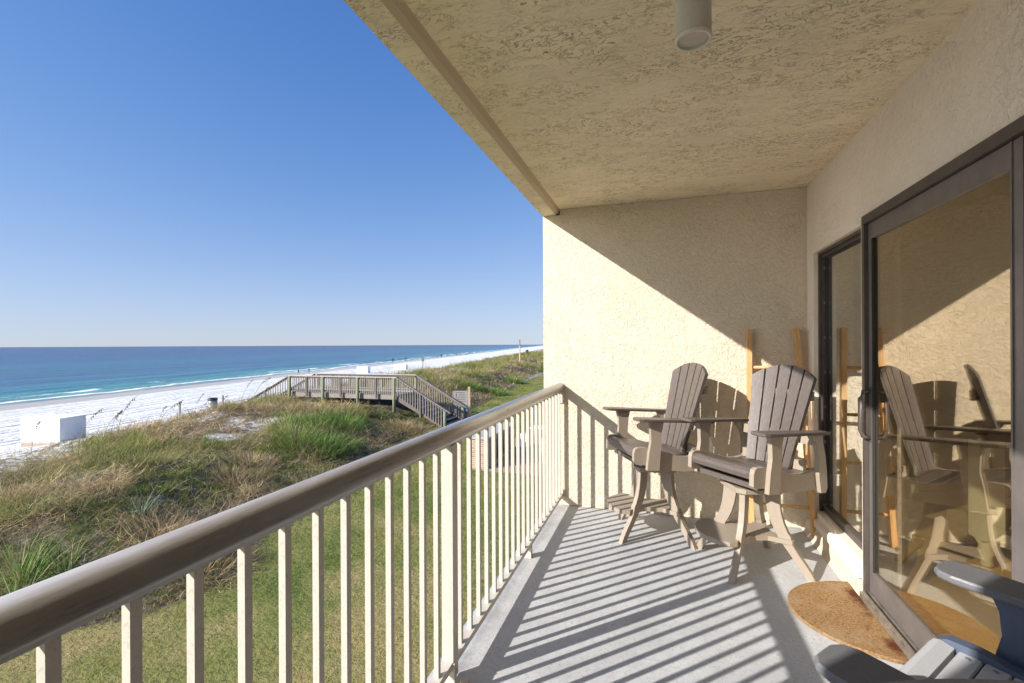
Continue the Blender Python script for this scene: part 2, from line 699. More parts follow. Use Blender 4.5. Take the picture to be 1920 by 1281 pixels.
def terrain(x, y):
    x = np.asarray(x, float)
    y = np.asarray(y, float)
    xl, xv, xs = lawn_edge(y), veg_edge(y), shore(y)
    u = (xl - x) / (xl - xv)
    A = np.interp(y, [-60, 3, 10, 18, 24, 40, 120, 400], [.55, .60, .75, 1.05, 1.1, 1.15, 1.25, 1.0])
    bumpn = fbm(x * .22 + 3, y * .22, 5) - .5
    rise = sstep(u, -.02, .26) * (1 - sstep(u, .55, 1.02))
    z = -3 + A * rise + rise * bumpn * .9 + sstep(u, .02, .12) * (1 - sstep(u, .9, 1.1)) * (fbm(x * .9, y * .9, 9) - .5) * .35
    z = z - .12 * sstep(u, .8, 1.0)
    zb = -3.12 - 1.88 * np.clip((xv - x) / (xv - xs), 0, 1.6)
    zb = zb + (fbm(x * .5, y * .5, 21, 3) - .5) * .10 * (1 - sstep((xv - x) / (xv - xs), .5, .9))
    z = np.where(u > 1, np.minimum(zb, -3.0) * sstep(u, 1, 1.12) + z * (1 - sstep(u, 1, 1.12)), z)
    return z


def tz(x, y):
    return float(terrain(np.array([x]), np.array([y]))[0])


def veg_mask(x, y):
    """0..1 how much grows there"""
    u = (lawn_edge(y) - x) / (lawn_edge(y) - veg_edge(y))
    n = fbm(x * .35, y * .35, 31)
    n2 = fbm(x * 1.1, y * 1.1, 41)
    edge = np.interp(y, [0, 7, 12, 15, 20, 30, 60, 400], [.34, .36, .46, .62, .74, .74, .72, .72])
    m = sstep(u, -.01, .05) * (1 - sstep(u + (n - .5) * .5 + (n2 - .5) * .25, edge, edge + .24))
    m = m * (1 - .75 * sstep(fbm(x * .55 + 2, y * .55, 131), .60, .66) * sstep(u, .22, .34))
    far = sstep(y, 45, 60) * sstep(fbm(x * .12, y * .06, 77), .50, .58) * sstep(u, .35, .5)
    return np.clip(m * (1 - .85 * far), 0, 1), u


def axis(parts):
    r = []
    for a, b, n in parts:
        r += list(np.linspace(a, b, n, endpoint=False))
    return np.array(r + [parts[-1][1]])


gx = axis([(-1200, -400, 12), (-400, -150, 25), (-150, -60, 60), (-60, -32, 70), (-32, -6, 90), (-6, 4, 10), (4, 60, 8)])
gy = axis([(-80, -5, 25), (-5, 45, 150), (45, 120, 90), (120, 400, 70), (400, 1200, 40), (1200, 6000, 30)])
GX, GY = np.meshgrid(gx, gy)
GZ = terrain(GX, GY)
nx, ny = len(gx), len(gy)


def np_mesh(name, verts, faces4=None, faces3=None, smooth=True, cols=None):
    me = bpy.data.meshes.new(name)
    verts = np.asarray(verts, np.float32)
    me.vertices.add(len(verts))
    me.vertices.foreach_set('co', verts.ravel())
    n4 = 0 if faces4 is None else len(faces4)
    n3 = 0 if faces3 is None else len(faces3)
    loops = []
    if n4:
        loops.append(np.asarray(faces4).ravel())
    if n3:
        loops.append(np.asarray(faces3).ravel())
    loops = np.concatenate(loops).astype(np.int32)
    me.loops.add(len(loops))
    me.loops.foreach_set('vertex_index', loops)
    me.polygons.add(n4 + n3)
    st = np.concatenate([np.arange(n4) * 4, n4 * 4 + np.arange(n3) * 3]).astype(np.int32)
    me.polygons.foreach_set('loop_start', st)
    me.polygons.foreach_set('use_smooth', np.full(n4 + n3, smooth))
    me.update(calc_edges=True)
    if cols is not None:
        a = me.attributes.new('tint', 'FLOAT_COLOR', 'POINT')
        c4 = np.ones((len(verts), 4), np.float32)
        c4[:, :3] = cols
        a.data.foreach_set('color', c4.ravel())
    me.validate()
    return me


idx = np.arange(nx * ny).reshape(ny, nx)
F4 = np.stack([idx[:-1, :-1], idx[:-1, 1:], idx[1:, 1:], idx[1:, :-1]], -1).reshape(-1, 4)
VM, UU = veg_mask(GX, GY)
VM = np.maximum(VM, (UU > -.05) * (UU < .26) * 1.0 * (1 - sstep(GY, 45, 60)))
cols = np.stack([VM, np.clip(UU * .4 + .1, 0, 1), np.zeros_like(VM)], -1).reshape(-1, 3)   # masks of ground cover, not shading

t = NT('ground_mix')
p = t.pos()
a = t.attr('tint')
sep = t.n.new('ShaderNodeSeparateColor')
t.l.new(a, sep.inputs[0])
veg, uu = sep.outputs[0], sep.outputs[1]
# lawn
ln = t.noise(p, .55, 5, .6)
lf = t.noise(p, 14, 4, .7)
lawn = t.ramp(ln, [(.35, (.10, .13, .025)), (.50, (.19, .19, .05)), (.66, (.32, .25, .10))])
lawn = t.mix(t.step(lf, .5, .75), lawn, (.25, .25, .09))
# bare sand and litter
sx = t.n.new('ShaderNodeSeparateXYZ')
t.l.new(p, sx.inputs[0])
ang = math.atan(.22)
along = t.scale(p, (1, 1, 1), (0, 0, -ang))     # y along the shore after the turn
tr = t.noise(t.scale(along, (1, .035, 1)), 1.6, 5, .7)
uuo = uu
sand = t.ramp(t.noise(along, .35, 4, .6), [(.3, (.80, .79, .77)), (.7, (.87, .86, .845))])
lit = t.noise(p, 3.0, 6, .75)
litter = t.ramp(lit, [(.40, (.055, .043, .028)), (.54, (.16, .125, .08)), (.68, (.38, .31, .22))])
sandlit = t.mix(t.step(t.math('ADD', lit, t.math('MULTIPLY', t.noise(p, .5, 3), .35)), .60, .74), sand, litter)
dunec = t.mix(veg, t.mix(t.step(uu, .50, .46), sand, sandlit), litter)
c = t.mix(t.step(uu, .098, .104), lawn, dunec)
# wet sand by the sea : dot with the shore normal
dsh = t.math('DIVIDE', t.math('SUBTRACT', t.math('SUBTRACT', -61.0, t.math('MULTIPLY', sx.outputs[1], .22)), sx.outputs[0]), 1.024)
wet = t.step(t.math('ADD', dsh, t.math('MULTIPLY', t.noise(t.scale(along, (1, .2, 1)), .25, 3), 5.0)), -7.5, -4.5)
c = t.mix(wet, c, (.47, .43, .37))
t.set(c, t.math('SUBTRACT', .95, t.math('MULTIPLY', wet, .5)), spec=.25)
foot = t.noise(p, 2.2, 3, .6)
lump = t.math('ADD', t.math('MULTIPLY', t.step(tr, .40, .56), 1.1), t.math('MULTIPLY', t.step(foot, .38, .60), .45))
dry = t.math('SUBTRACT', 1.0, wet)
for sc_n, wd_n, amp in ((.11, .030, 2.4), (.24, .030, 1.6)):
    rn = t.noise(t.scale(along, (1, .012, 1)), sc_n, 2, .4)
    rl = t.math('ABSOLUTE', t.math('SUBTRACT', t.math('FRACT', t.math('MULTIPLY', rn, 7.0)), .5))
    lump = t.math('SUBTRACT', lump, t.math('MULTIPLY', t.step(rl, wd_n * 4, wd_n), amp))
h = t.math('MULTIPLY', t.math('MULTIPLY', lump, dry), t.step(uu, .40, .50))
h = t.math('ADD', h, t.math('MULTIPLY', t.noise(p, 9, 5, .7), .35))
t.bump(h, .20)
M['ground_mix'] = t.m
me = np_mesh('ground', np.stack([GX, GY, GZ], -1).reshape(-1, 3), F4, cols=cols)
me.materials.append(M['ground_mix'])
ground = bpy.data.objects.new('ground', me)
COL.objects.link(ground)
tag(ground, kind='structure')

# ------------------------------------------------------------------ sea
t = NT('sea')
p = t.pos()
sx = t.n.new('ShaderNodeSeparateXYZ')
t.l.new(p, sx.inputs[0])
dsh = t.math('DIVIDE', t.math('SUBTRACT', t.math('SUBTRACT', -61.0, t.math('MULTIPLY', sx.outputs[1], .22)), sx.outputs[0]), 1.024)
along = t.scale(p, (1, 1, 1), (0, 0, -ang))
wob = t.noise(t.scale(along, (1, .25, 1)), .03, 4, .6)
dd = t.math('ADD', dsh, t.math('MULTIPLY', t.math('SUBTRACT', wob, .5), t.math('MULTIPLY', dsh, .55)))
lg = t.math('DIVIDE', t.math('LOGARITHM', t.math('MAXIMUM', dd, 1.0), 10.0), 4.0)    # 0 at 1 m, .25 at 10 m, .5 at 100 m, 1 at 10 km
c = t.ramp(lg, [(.0, (.36, .38, .34)), (.16, (.17, .33, .27)), (.27, (.045, .24, .26)), (.36, (.018, .15, .23)), (.44, (.007, .085, .185)),
                (.50, (.010, .12, .19)), (.56, (.004, .065, .165)), (.66, (.003, .042, .14)), (.80, (.003, .030, .115))])
band = t.noise(t.scale(along, (1, .09, 1)), .05, 5, .6)
c = t.mix(t.math('MULTIPLY', t.step(band, .52, .66), t.step(lg, .9, .3)), c, (.02, .12, .17))
streak = t.noise(t.scale(along, (1, .10, 1)), .55, 5, .65)
c = t.mix(t.math('MULTIPLY', t.step(streak, .50, .68), .75), c, (.004, .036, .10))
# foam
fn = t.noise(t.scale(along, (1, .30, 1)), .9, 6, .75)
edge = t.noise(t.scale(along, (.0001, 1, 1)), .045, 4, .6)
d2 = t.math('SUBTRACT', dsh, t.math('MULTIPLY', edge, 9.0))


def gauss(cn, wd):
    q = t.math('DIVIDE', t.math('SUBTRACT', d2, cn), wd)
    return t.math('POWER', 2.718, t.math('MULTIPLY', t.math('MULTIPLY', q, q), -1.0))


f1 = t.math('MULTIPLY', gauss(4.5, 1.2), t.math('MULTIPLY', t.step(t.noise(t.scale(along, (.0001, 1, 1)), .06, 3, .6), .42, .62), .62))
f2 = t.math('MULTIPLY', gauss(-1.2, .7), .62)
f3 = t.math('MULTIPLY', gauss(1.5, 3.5), .25)
fo = t.math('ADD', t.math('ADD', f1, f2), f3)
foam = t.step(t.math('ADD', t.math('MULTIPLY', fo, .62), t.math('SUBTRACT', fn, .5)), .22, .42)
c = t.mix(foam, c, (.84, .85, .85))
t.set(c, t.math('ADD', .22, t.math('MULTIPLY', foam, .5)), spec=.06)
chop = t.noise(t.scale(along, (1, .35, 1)), 1.1, 5, .65)
swell = t.noise(t.scale(along, (1, .12, 1)), .16, 3, .5)
t.bump(t.math('ADD', t.math('MULTIPLY', chop, .30), t.math('MULTIPLY', swell, 1.2)), .9)
M['sea'] = t.m
sy = axis([(-400, -20, 20), (-20, 200, 220), (200, 800, 60), (800, 4000, 30), (4000, 30000, 15)])
sd = axis([(-7, 30, 75), (30, 120, 30), (120, 1000, 20), (1000, 30000, 20)])
SY, SD = np.meshgrid(sy, sd)
en = fbm(SY * .045, SY * 0 + 3.3, 61, 3)
br_c = 6.5 + en * 7
SZ = -5.0 + .26 * np.exp(-((SD - br_c) / 1.5) ** 2) * sstep(fbm(SY * .03, SY * 0, 66, 2), .40, .62) * (SY < 400) + .10 * np.exp(-((SD - br_c - 14) / 3) ** 2) + .05 * np.sin(SD * .35) * np.exp(-SD / 60) * (SD > 0)
SX = shore(SY) - SD * 1.024
idx = np.arange(SX.size).reshape(SX.shape)
SF = np.stack([idx[:-1, :-1], idx[:-1, 1:], idx[1:, 1:], idx[1:, :-1]], -1).reshape(-1, 4)
me = np_mesh('sea', np.stack([SX, SY, SZ], -1).reshape(-1, 3), SF)
me.materials.append(M['sea'])
o = bpy.data.objects.new('sea', me)
COL.objects.link(o)
tag(o, kind='structure')

# ------------------------------------------------------------------ balcony shell
mb = MB()
mb.box(XE + .045, XW + .12, YN - .2, YW + .1, -.22, 0)
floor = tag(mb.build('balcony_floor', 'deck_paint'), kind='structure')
# small coved upstand along the two walls
mb = MB()
pr = [(XW + .005, 0.002), (XW + .005, .085), (XW - .012, .085), (XW - .030, .022), (XW - .055, .002)]
mb.add([(x, y, z) for y in (3.075, YW - .002) for x, z in pr], [(0, 1, 2, 3, 4), (9, 8, 7, 6, 5)] + [(i, (i + 1) % 5, 5 + (i + 1) % 5, 5 + i) for i in range(5)])
tag(mb.build('floor_upstand', 'white_cove' if 'white_cove' in M else 'stucco_wall'), kind='structure')
# ceiling with the drip edge along the outside
mb = MB()
prof = [(XE, 2.568), (-.885, 2.570), (-.862, 2.588), (-.846, ZC), (XW + .1, ZC), (XW + .1, 2.87), (XE, 2.87)]
mb.add([(x, y, z) for y in (YN - .22, YW + .22) for x, z in prof], [tuple(range(7)), tuple(reversed(range(7, 14)))] + [(i, (i + 1) % 7, 7 + (i + 1) % 7, 7 + i) for i in range(7)])
ceil = tag(mb.build('balcony_ceiling', 'stucco_ceiling'), kind='structure')
ceil.data.materials.append(NT('groove_mortar').set((.60, .50, .36), .9, spec=.1).m)
for pl in ceil.data.polygons:
    cc = pl.center
    if -.885 < cc.x < -.846 and cc.z < ZC and abs(pl.normal.y) < .5:
        pl.material_index = 1
# end wall (runs down to the garden)
mb = MB()
mb.box(XE, XW + .3, YW, YW + .25, -4, 2.567)
mb.box(-.846, XW + .3, YW, YW + .2, 2.567, ZC - .002)
tag(mb.build('end_wall', 'stucco_wall'), 'sunlit cream stucco end wall at the far end of the balcony', 'wall')
mb = MB()
mb.box(XE, XW + .3, YN - .2, YN, -4, 2.566)
mb.box(-.846, XW + .3, YN - .2, YN, 2.566, ZC - .002)
tag(mb.build('party_wall', 'stucco_wall'), 'cream stucco party wall at the near end of the balcony behind the camera', 'wall')
# rear wall with the window and the door opening cut out
WY0, WY1, WZ0, WZ1 = 3.128, 3.992, .195, 2.08
DY0, DY1, DZ0, DZ1 = 1.24, 3.070, .055, 2.112
mb = MB()
X1 = XW + .16
mb.box(XW, X1, WY1, YW, 0, ZC)
mb.box(XW, X1, DY1, WY0, 0, ZC)
mb.box(XW, X1, WY0, WY1, WZ1, ZC)
mb.box(XW, X1, WY0, WY1, 0, WZ0)
mb.box(XW, X1, DY0, DY1, DZ1, ZC)
mb.box(XW, X1, DY0, DY1, -.02, DZ0 - .01)
mb.box(XW, X1, YN, DY0, 0, ZC)
tag(mb.build('rear_wall', 'stucco_rear'), 'cream stucco rear wall of the balcony around the glass door and window', 'wall')
# facade below and the rest of the building so that nothing floats
mb = MB()
mb.box(XE + .1, XW + .2, YN - .2, YW, -4, -.222)
tag(mb.build('lower_storey', 'stucco_wall'), 'stucco storey under the balcony floor', 'building')

# ------------------------------------------------------------------ window
win = thing('window', 'narrow dark framed fixed window beside the sliding door and the ladder', 'window', (XW, 0, 0))
mb = MB()
d0, d1 = .050, .098
fw = .042
mb.box(d0, d1, WY0, WY1, WZ1 - fw, WZ1)
mb.box(d0, d1, WY0, WY1, WZ0, WZ0 + fw + .01)
mb.box(d0, d1, WY1 - fw, WY1, WZ0 + fw + .01, WZ1 - fw)
mb.box(d0, d1, WY0, WY0 + fw, WZ0 + fw + .01, WZ1 - fw)
mb.box(d0 - .022, d0, WY1 - .018, WY1, WZ0, WZ1)
mb.box(d0 - .022, d0, WY0, WY1 - .018, WZ1 - .018, WZ1)
fr = mb.build('frame', 'bronze', win)
mb = MB()
mb.box(d0 + .012, d0 + .03, WY1 - fw - .022, WY1 - fw, WZ0 + .06, WZ1 - .05)
mb.box(d0 + .012, d0 + .03, WY0 + fw, WY1 - fw - .022, WZ1 - fw - .014, WZ1 - fw)
mb.build('gasket', 'black_gasket', fr)
mb = MB()
mb.box(d0 - .01, d0 + .012, WY1 - fw - .018, WY1 - fw - .001, .25, .26)
for z in np.linspace(.45, 1.95, 7):
    mb.box(d0 + .0, d0 + .011, WY1 - fw - .016, WY1 - fw - .004, z, z + .02)
mb.build('clip', 'bronze_light', fr)
MB().box(d0 + .020, d0 + .026, WY0 + fw, WY1 - fw, WZ0 + .05, WZ1 - fw).build('pane', 'window_glass', win)
mb = MB()
mb.add([(-.025, WY0, WZ0 - .055), (.05, WY0, WZ0 + .003), (.05, WY1, WZ0 + .003), (-.025, WY1, WZ0 - .055), (-.025, WY0, WZ0 - .095), (-.025, WY1, WZ0 - .095), (.05, WY0, WZ0 - .095), (.05, WY1, WZ0 - .095)],
       [(0, 1, 2, 3), (0, 3, 5, 4), (0, 4, 6, 1), (3, 2, 7, 5), (4, 5, 7, 6)])
mb.build('sill', 'stucco_rear', win)

# ------------------------------------------------------------------ sliding door
door = thing('sliding_door', 'bronze framed sliding glass door reflecting the chairs and the end wall', 'door', (XW, 0, 0))
mb = MB()
o0 = -.018
mb.box(o0, .11, DY1 - .032, DY1, DZ0, DZ1)
mb.box(o0, .11, DY0, DY0 + .032, DZ0, DZ1)
mb.box(o0, .11, DY0 + .032, DY1 - .032, DZ1 - .045, DZ1)
mb.build('frame', 'bronze', door)
mb = MB()
mb.box(-.035, .11, DY0, DY1, DZ0 - .055, DZ0 - .004)
for x in (-.030, -.004, .020, .046):
    mb.box(x, x + .006, DY0 + .033, DY1 - .033, DZ0 - .004, DZ0 + .016)
mb.build('track', 'track_metal', door)


def sash(name, y0, y1, x, mat, handle):
    sp = .055
    zb, zt = DZ0 + .018, DZ1 - .048
    mb = MB()
    mb.box(x, x + .03, y1 - .036, y1, zb, zt)
    mb.box(x, x + .03, y0, y0 + sp, zb, zt)
    mb.box(x, x + .03, y0 + sp, y1 - .036, zt - .085, zt)
    mb.box(x, x + .03, y0 + sp, y1 - .036, zb, zb + .118)
    mb.box(x - .004, x, y0 + sp - .012, y0 + sp - .004, zb, zt)
    s_ = mb.build(name, mat, door)
    MB().box(x + .012, x + .018, y0 + sp, y1 - .036, zb + .118, zt - .085).build('pane', 'door_glass', s_)
    g = MB()
    g.box(x + .001, x + .011, y1 - .042, y1 - .036, zb + .118, zt - .085)
    g.box(x + .001, x + .011, y0 + sp, y0 + sp + .006, zb + .118, zt - .085)
    g.build('gasket', 'black_gasket', s_)
    if handle:
        y = y1 - .018
        hb = MB()
        hb.tube([(x, y, .905), (x - .035, y, .915), (x - .048, y, .95), (x - .048, y, 1.12), (x - .035, y, 1.155), (x, y, 1.165)], [.011, .011, .010, .010, .011, .011], 10)
        hb.box(x - .004, x + .0005, y - .014, y + .014, .885, 1.185)
        hb.build('handle', 'bronze', s_)


sash('sliding_panel', 1.885, DY1 - .034, .002, 'bronze_light', True)
sash('fixed_panel', DY0 + .034, 1.935, .042, 'bronze', False)

# ------------------------------------------------------------------ the room behind the glass
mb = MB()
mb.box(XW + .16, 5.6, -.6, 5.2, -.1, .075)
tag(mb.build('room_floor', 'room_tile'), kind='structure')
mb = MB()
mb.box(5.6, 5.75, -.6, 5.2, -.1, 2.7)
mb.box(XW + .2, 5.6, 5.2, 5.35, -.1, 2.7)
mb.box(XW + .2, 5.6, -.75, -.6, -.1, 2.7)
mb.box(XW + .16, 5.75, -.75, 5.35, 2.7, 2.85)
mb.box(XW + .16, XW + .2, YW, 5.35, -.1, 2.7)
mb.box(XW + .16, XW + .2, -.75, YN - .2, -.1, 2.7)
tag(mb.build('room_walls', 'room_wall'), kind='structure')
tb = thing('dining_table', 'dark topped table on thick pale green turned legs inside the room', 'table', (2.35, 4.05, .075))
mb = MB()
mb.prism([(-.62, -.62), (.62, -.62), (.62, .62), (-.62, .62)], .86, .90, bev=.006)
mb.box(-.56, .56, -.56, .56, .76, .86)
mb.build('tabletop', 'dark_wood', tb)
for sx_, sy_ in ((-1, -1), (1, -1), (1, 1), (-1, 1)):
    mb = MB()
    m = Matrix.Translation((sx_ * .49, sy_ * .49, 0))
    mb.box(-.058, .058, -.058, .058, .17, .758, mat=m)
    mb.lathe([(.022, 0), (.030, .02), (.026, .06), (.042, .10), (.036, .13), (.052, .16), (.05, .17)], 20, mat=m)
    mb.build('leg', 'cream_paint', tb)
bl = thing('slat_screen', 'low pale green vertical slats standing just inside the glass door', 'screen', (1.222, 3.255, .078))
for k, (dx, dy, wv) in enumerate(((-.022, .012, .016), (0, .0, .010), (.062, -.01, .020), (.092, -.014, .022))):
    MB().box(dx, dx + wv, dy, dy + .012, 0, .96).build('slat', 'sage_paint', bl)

# ------------------------------------------------------------------ ceiling lamp
lamp = thing('ceiling_light', 'pale cylinder light fixed to the stucco balcony ceiling', 'lamp', (.104, 1.60, 2.374))
mb = MB()
mb.lathe([(.0535, .012), (.0535, .215), (.058, .22), (.058, .2445)], 40)
mb.build('housing', 'lamp_paint', lamp)
mb = MB()
mb.lathe([(.046, .010), (.0465, .0), (.053, .0), (.0555, .004), (.0555, .011), (.0535, .0125)], 40, cap=False)
mb.build('rim', 'lamp_paint', lamp)
mb = MB()
mb.lathe([(.0457, .007), (.0457, .010)], 40)
mb.build('lens', 'lamp_lens', lamp)

# ------------------------------------------------------------------ railing
rail = thing('balcony_railing', 'painted metal balcony railing with round handrail and cream balusters', 'railing', (XR, 0, 0))
Y0R, Y1R = YN + .003, YW - .004
mb = MB()
pr = [(-.021, 0), (.021, 0), (.023, .010), (.033, .014), (.0375, .025), (.0385, .040), (.036, .055), (.029, .067), (.017, .0745), (0, .077)]
pr = pr + [(-x, z) for x, z in reversed(pr[2:-1])]
n = len(pr)
mb.add([(x, y, 1.002 + z) for y in (Y0R, Y1R) for x, z in pr], [tuple(range(n)), tuple(reversed(range(n, 2 * n)))])
o_ = len(mb.v) - 2 * n
for i in range(n):
    mb.f.append((i, (i + 1) % n, n + (i + 1) % n, n + i))
    mb.sm.append(1 < i < n - 2)
mb.build('handrail', 'rail_paint', rail)
mb = MB()
mb.box(-.024, .024, Y0R, Y1R, .075, .103)
mb.build('bottom_rail', 'baluster_paint', rail)
ys = []
y = 4.096
bal = None
POSTY = (1.83, -.12)
while y > YN + .03:
    if all(abs(y - q) > .045 for q in POSTY):
        ys.append(y)
    y -= .1137
BW = .0098
for y in ys:
    if bal is None:
        bal = MB().box(-BW, BW, -BW, BW, .103, 1.002).build('baluster', 'baluster_paint', rail)
        bal.location = (0, y, 0)
    else:
        c_ = bal.copy()
        COL.objects.link(c_)
        c_.parent = rail
        c_.location = (0, y, 0)
for y in POSTY:
    mb = MB()
    mb.box(-.0255, .0255, y - .0255, y + .0255, .028, 1.0015)
    p_ = mb.build('post', 'baluster_paint', rail)
    mb = MB()
    mb.box(.0, .075, y - .045, y + .03, .0, .008)
    mb.box(-.026, .034, y - .034, y - .0258, .008, .10)
    mb.lathe([(.009, .008), (.009, .018), (.004, .02)], 8, mat=Matrix.Translation((.055, y - .008, 0)))
    mb.build('base_bracket', 'baluster_paint', p_)
for y in (3.06,):
    mb = MB()
    mb.prism([(-.02, y - .02), (.026, y - .02), (.026, y + .02), (-.02, y + .02)], 0, .074)
    mb.build('foot', 'baluster_paint', rail)
for z, hz in ((.90, .085), (.06, .075)):
    mb = MB()
    mb.box(-.028, .044, Y1R - .008, Y1R, z, z + hz)
    for q in (.02, .055):
        mb.lathe([(.006, 0), (.006, .006), (.003, .008)], 8, mat=Matrix.Translation((.03, Y1R - .008, z + q)) @ Matrix.Rotation(R(90), 4, 'X'))
    mb.build('wall_bracket', 'baluster_paint', rail)

# ------------------------------------------------------------------ counter-height fan-back chairs
PITCH = R(3.5)
Z0 = .679
SEATM = Matrix.Translation((0, 0, Z0)) @ Matrix.Rotation(-PITCH, 4, 'Y')     # local: x forward, y sideways, z up (front higher)
BASEM = Matrix.Rotation(R(-22), 4, 'Z')


def seat_h(f):
    return -.012 - .045 * math.exp(-((f + .10) / .13) ** 2) + .004


def plate(mb, poly, y0, y1, M_):
    """poly in (f, h), standing plate between y0 and y1"""
    n_ = len(poly)
    mb.add([(f, yy, h_) for yy in (y0, y1) for f, h_ in poly], [tuple(range(n_)), tuple(reversed(range(n_, 2 * n_)))] + [(i, (i + 1) % n_, n_ + (i + 1) % n_, n_ + i) for i in range(n_)], mat=M_)


def make_chair(label, slat_m, arm_m, frame_m, leg_m, AH=.198, AL=.282, SK=1.0, F0=.185, RS=1.0):
    def fx(f):
        return f if f > 0 else f * RS

    t_ = thing('counter_chair', label, 'chair')
    # seat slats, the front one rolled over the edge
    mb = MB()
    roll = [(F0 - (.185 - a_) * (1 if SK == 1 else -.6) if a_ < .2 else F0 + (a_ - .185) * SK, b_) for a_, b_ in [(.185, -.006), (.235, .0), (.258, -.004), (.274, -.018), (.279, -.038), (.272, -.062), (.256, -.070), (.25, -.05), (.245, -.03), (.185, -.03)]]
    plate(mb, roll, -.224, .224, SEATM)
    e = F0 - .007
    for k in range(int(round(5 / SK))):
        f1, f0 = e, e - .079 * SK
        h1, h0 = seat_h(f1), seat_h(f0)
        plate(mb, [(f0, h0 - .022), (f1, h1 - .022), (f1, h1 - .003), (f1 - .003, h1), (f0 + .003, h0), (f0, h0 - .003)], -.224, .224, SEATM)
        e -= .0855 * SK
    nseat = len(mb.f)
    for f in [F0 - .007 - (.0855 * k + .038) * SK for k in range(4)]:
        for l in (-.205, .205):
            mb.lathe([(.0055, 0), (.0055, .0015)], 8, mat=SEATM @ Matrix.Translation((f, l, seat_h(f) + .0005)))
    s_ = mb.build('seat', slat_m, t_)
    s_.data.materials.append(M['steel_grey'])
    for i in range(nseat, len(s_.data.polygons)):
        s_.data.polygons[i].material_index = 1
    # side rails
    side = [(.262, -.112), (.275, -.100), (.277, -.03), (.270, -.004), (.25, .007), (.20, .009), (.12, -.003), (.03, -.026), (-.06, -.046), (-.13, -.048), (-.21, -.036), (-.27, -.018),
            (-.29, -.03), (-.29, -.125), (-.25, -.145), (-.12, -.152), (.03, -.148), (.10, -.138), (.16, -.116), (.21, -.112)]
    side = [(fx(a_), b_) for a_, b_ in side]
    for sgn in (-1, 1):
        mb = MB()
        plate(mb, side, sgn * .2265, sgn * .258, SEATM)
        mb.build('side_rail', frame_m, t_)
    # arms
    out = [(.300, .0), (.299, .030), (.288, .050), (.262, .060), (.20, .061), (.05, .052), (-.12, .040), (-.285, .034), (-.285, -.034), (-.12, -.040), (.05, -.050), (.20, -.058), (.262, -.058), (.288, -.048), (.299, -.028)]
    for sgn in (-1, 1):
        mb = MB()
        poly = [(fx(f), sgn * (AL + l)) for f, l in out]
        if sgn > 0:
            poly = poly[::1]
        mb.prism(poly, AH, AH + .019, mat=SEATM, bev=.005)
        mb.build('armrest', arm_m, t_)
        mb = MB()
        post = [(.098, -.142), (.188, -.142), (.180, -.02), (.170, .06), (.178, .14), (.196, .197), (.084, .197), (.094, .14), (.094, .05), (.096, -.05)]
        post = [(f, min(h_, AH - .001) if h_ > .15 else h_ * AH / .198 if h_ > 0 else h_) for f, h_ in post]
        plate(mb, post, sgn * (AL - .0235), sgn * (AL + .007), SEATM)
        if AL > .29:
            mb.box(.10, .19, min(sgn * .258, sgn * AL) , max(sgn * .258, sgn * (AL - .0235)), -.13, -.05, mat=SEATM)
        mb.build('arm_post', frame_m, t_)
        mb = MB()
        rp = [(-.238, -.05), (-.262, -.160), (-.305, -.160), (-.318, -.13), (-.306, -.02), (-.288, .07), (-.262, .15), (-.252, .197), (-.150, .197), (-.168, .172), (-.210, .14), (-.236, .05)]
        rp = [(fx(f), min(h_, AH - .001) if h_ > .15 else h_ * AH / .198 if h_ > 0 else h_) for f, h_ in rp]
        plate(mb, rp, sgn * (AL - .0235), sgn * (AL + .007), SEATM)
        mb.build('rear_post', frame_m, t_)
    # fan back of five slats
    mb = MB()
    cb, ct, N = (fx(-.165), -.035), (fx(-.290), .60), 5
    gap = .0105

    def bp(l, s):
        """point on the curved back: l in -1..1 across, s 0..1 up"""
        hw = .160 + (.240 - .160) * s
        f = cb[0] + (ct[0] - cb[0]) * s + .028 * l * l
        h_ = cb[1] + (ct[1] - cb[1]) * s
        return Vector((f, l * hw, h_))
    for k in range(N):
        la, lb = -1 + 2 * k / N, -1 + 2 * (k + 1) / N
        ga = gap / .2
        la, lb = la + ga * .5 + (0.0 if k else -.0), lb - ga * .5
        cols_ = []
        nu, nvv = 3, 9
        front = []
        for i in range(nu + 1):
            l = la + (lb - la) * i / nu
            smax = 1.025 - .130 * l * l
            for j in range(nvv + 1):
                front.append(bp(l, smax * j / nvv))
        back = [q + Vector((-.026, 0, -.004)) for q in front]
        W_ = nvv + 1
        nf = len(front)
        fs = []
        for i in range(nu):
            for j in range(nvv):
                a_ = i * W_ + j
                fs.append((a_, a_ + W_, a_ + W_ + 1, a_ + 1))
                fs.append((nf + a_, nf + a_ + 1, nf + a_ + W_ + 1, nf + a_ + W_))
        for j in range(nvv):
            fs.append((j, j + 1, nf + j + 1, nf + j))
            a_ = nu * W_ + j
            fs.append((a_, nf + a_, nf + a_ + 1, a_ + 1))
        for i in range(nu):
            a_ = i * W_
            fs.append((a_, nf + a_, nf + a_ + W_, a_ + W_))
            a_ = i * W_ + nvv
            fs.append((a_, a_ + W_, nf + a_ + W_, nf + a_))
        mb.add(front + back, fs, False, SEATM)
    mb.build('backrest', slat_m, t_)
    for s0, hwid in ((.72, .20), (.30, .262), (.045, .224)):
        mb = MB()
        f = cb[0] + (ct[0] - cb[0]) * s0 - .018
        h_ = cb[1] + (ct[1] - cb[1]) * s0
        poly = [(f + .006, -hwid), (f + .006, hwid), (f - .024, hwid), (f - .024, -hwid)]
        mb.prism(poly, h_ - .03, h_ + .03, mat=SEATM)
        mb.build('back_brace', frame_m, t_)
    # swivel and base
    mb = MB()
    mb.box(-.20, .20, -.2262, .2262, -.135, -.105, mat=SEATM)
    mb.lathe([(.10, .520), (.13, .525), (.13, .545), (.10, .555)], 24)
    mb.build('swivel', slat_m, t_)
    mb = MB()
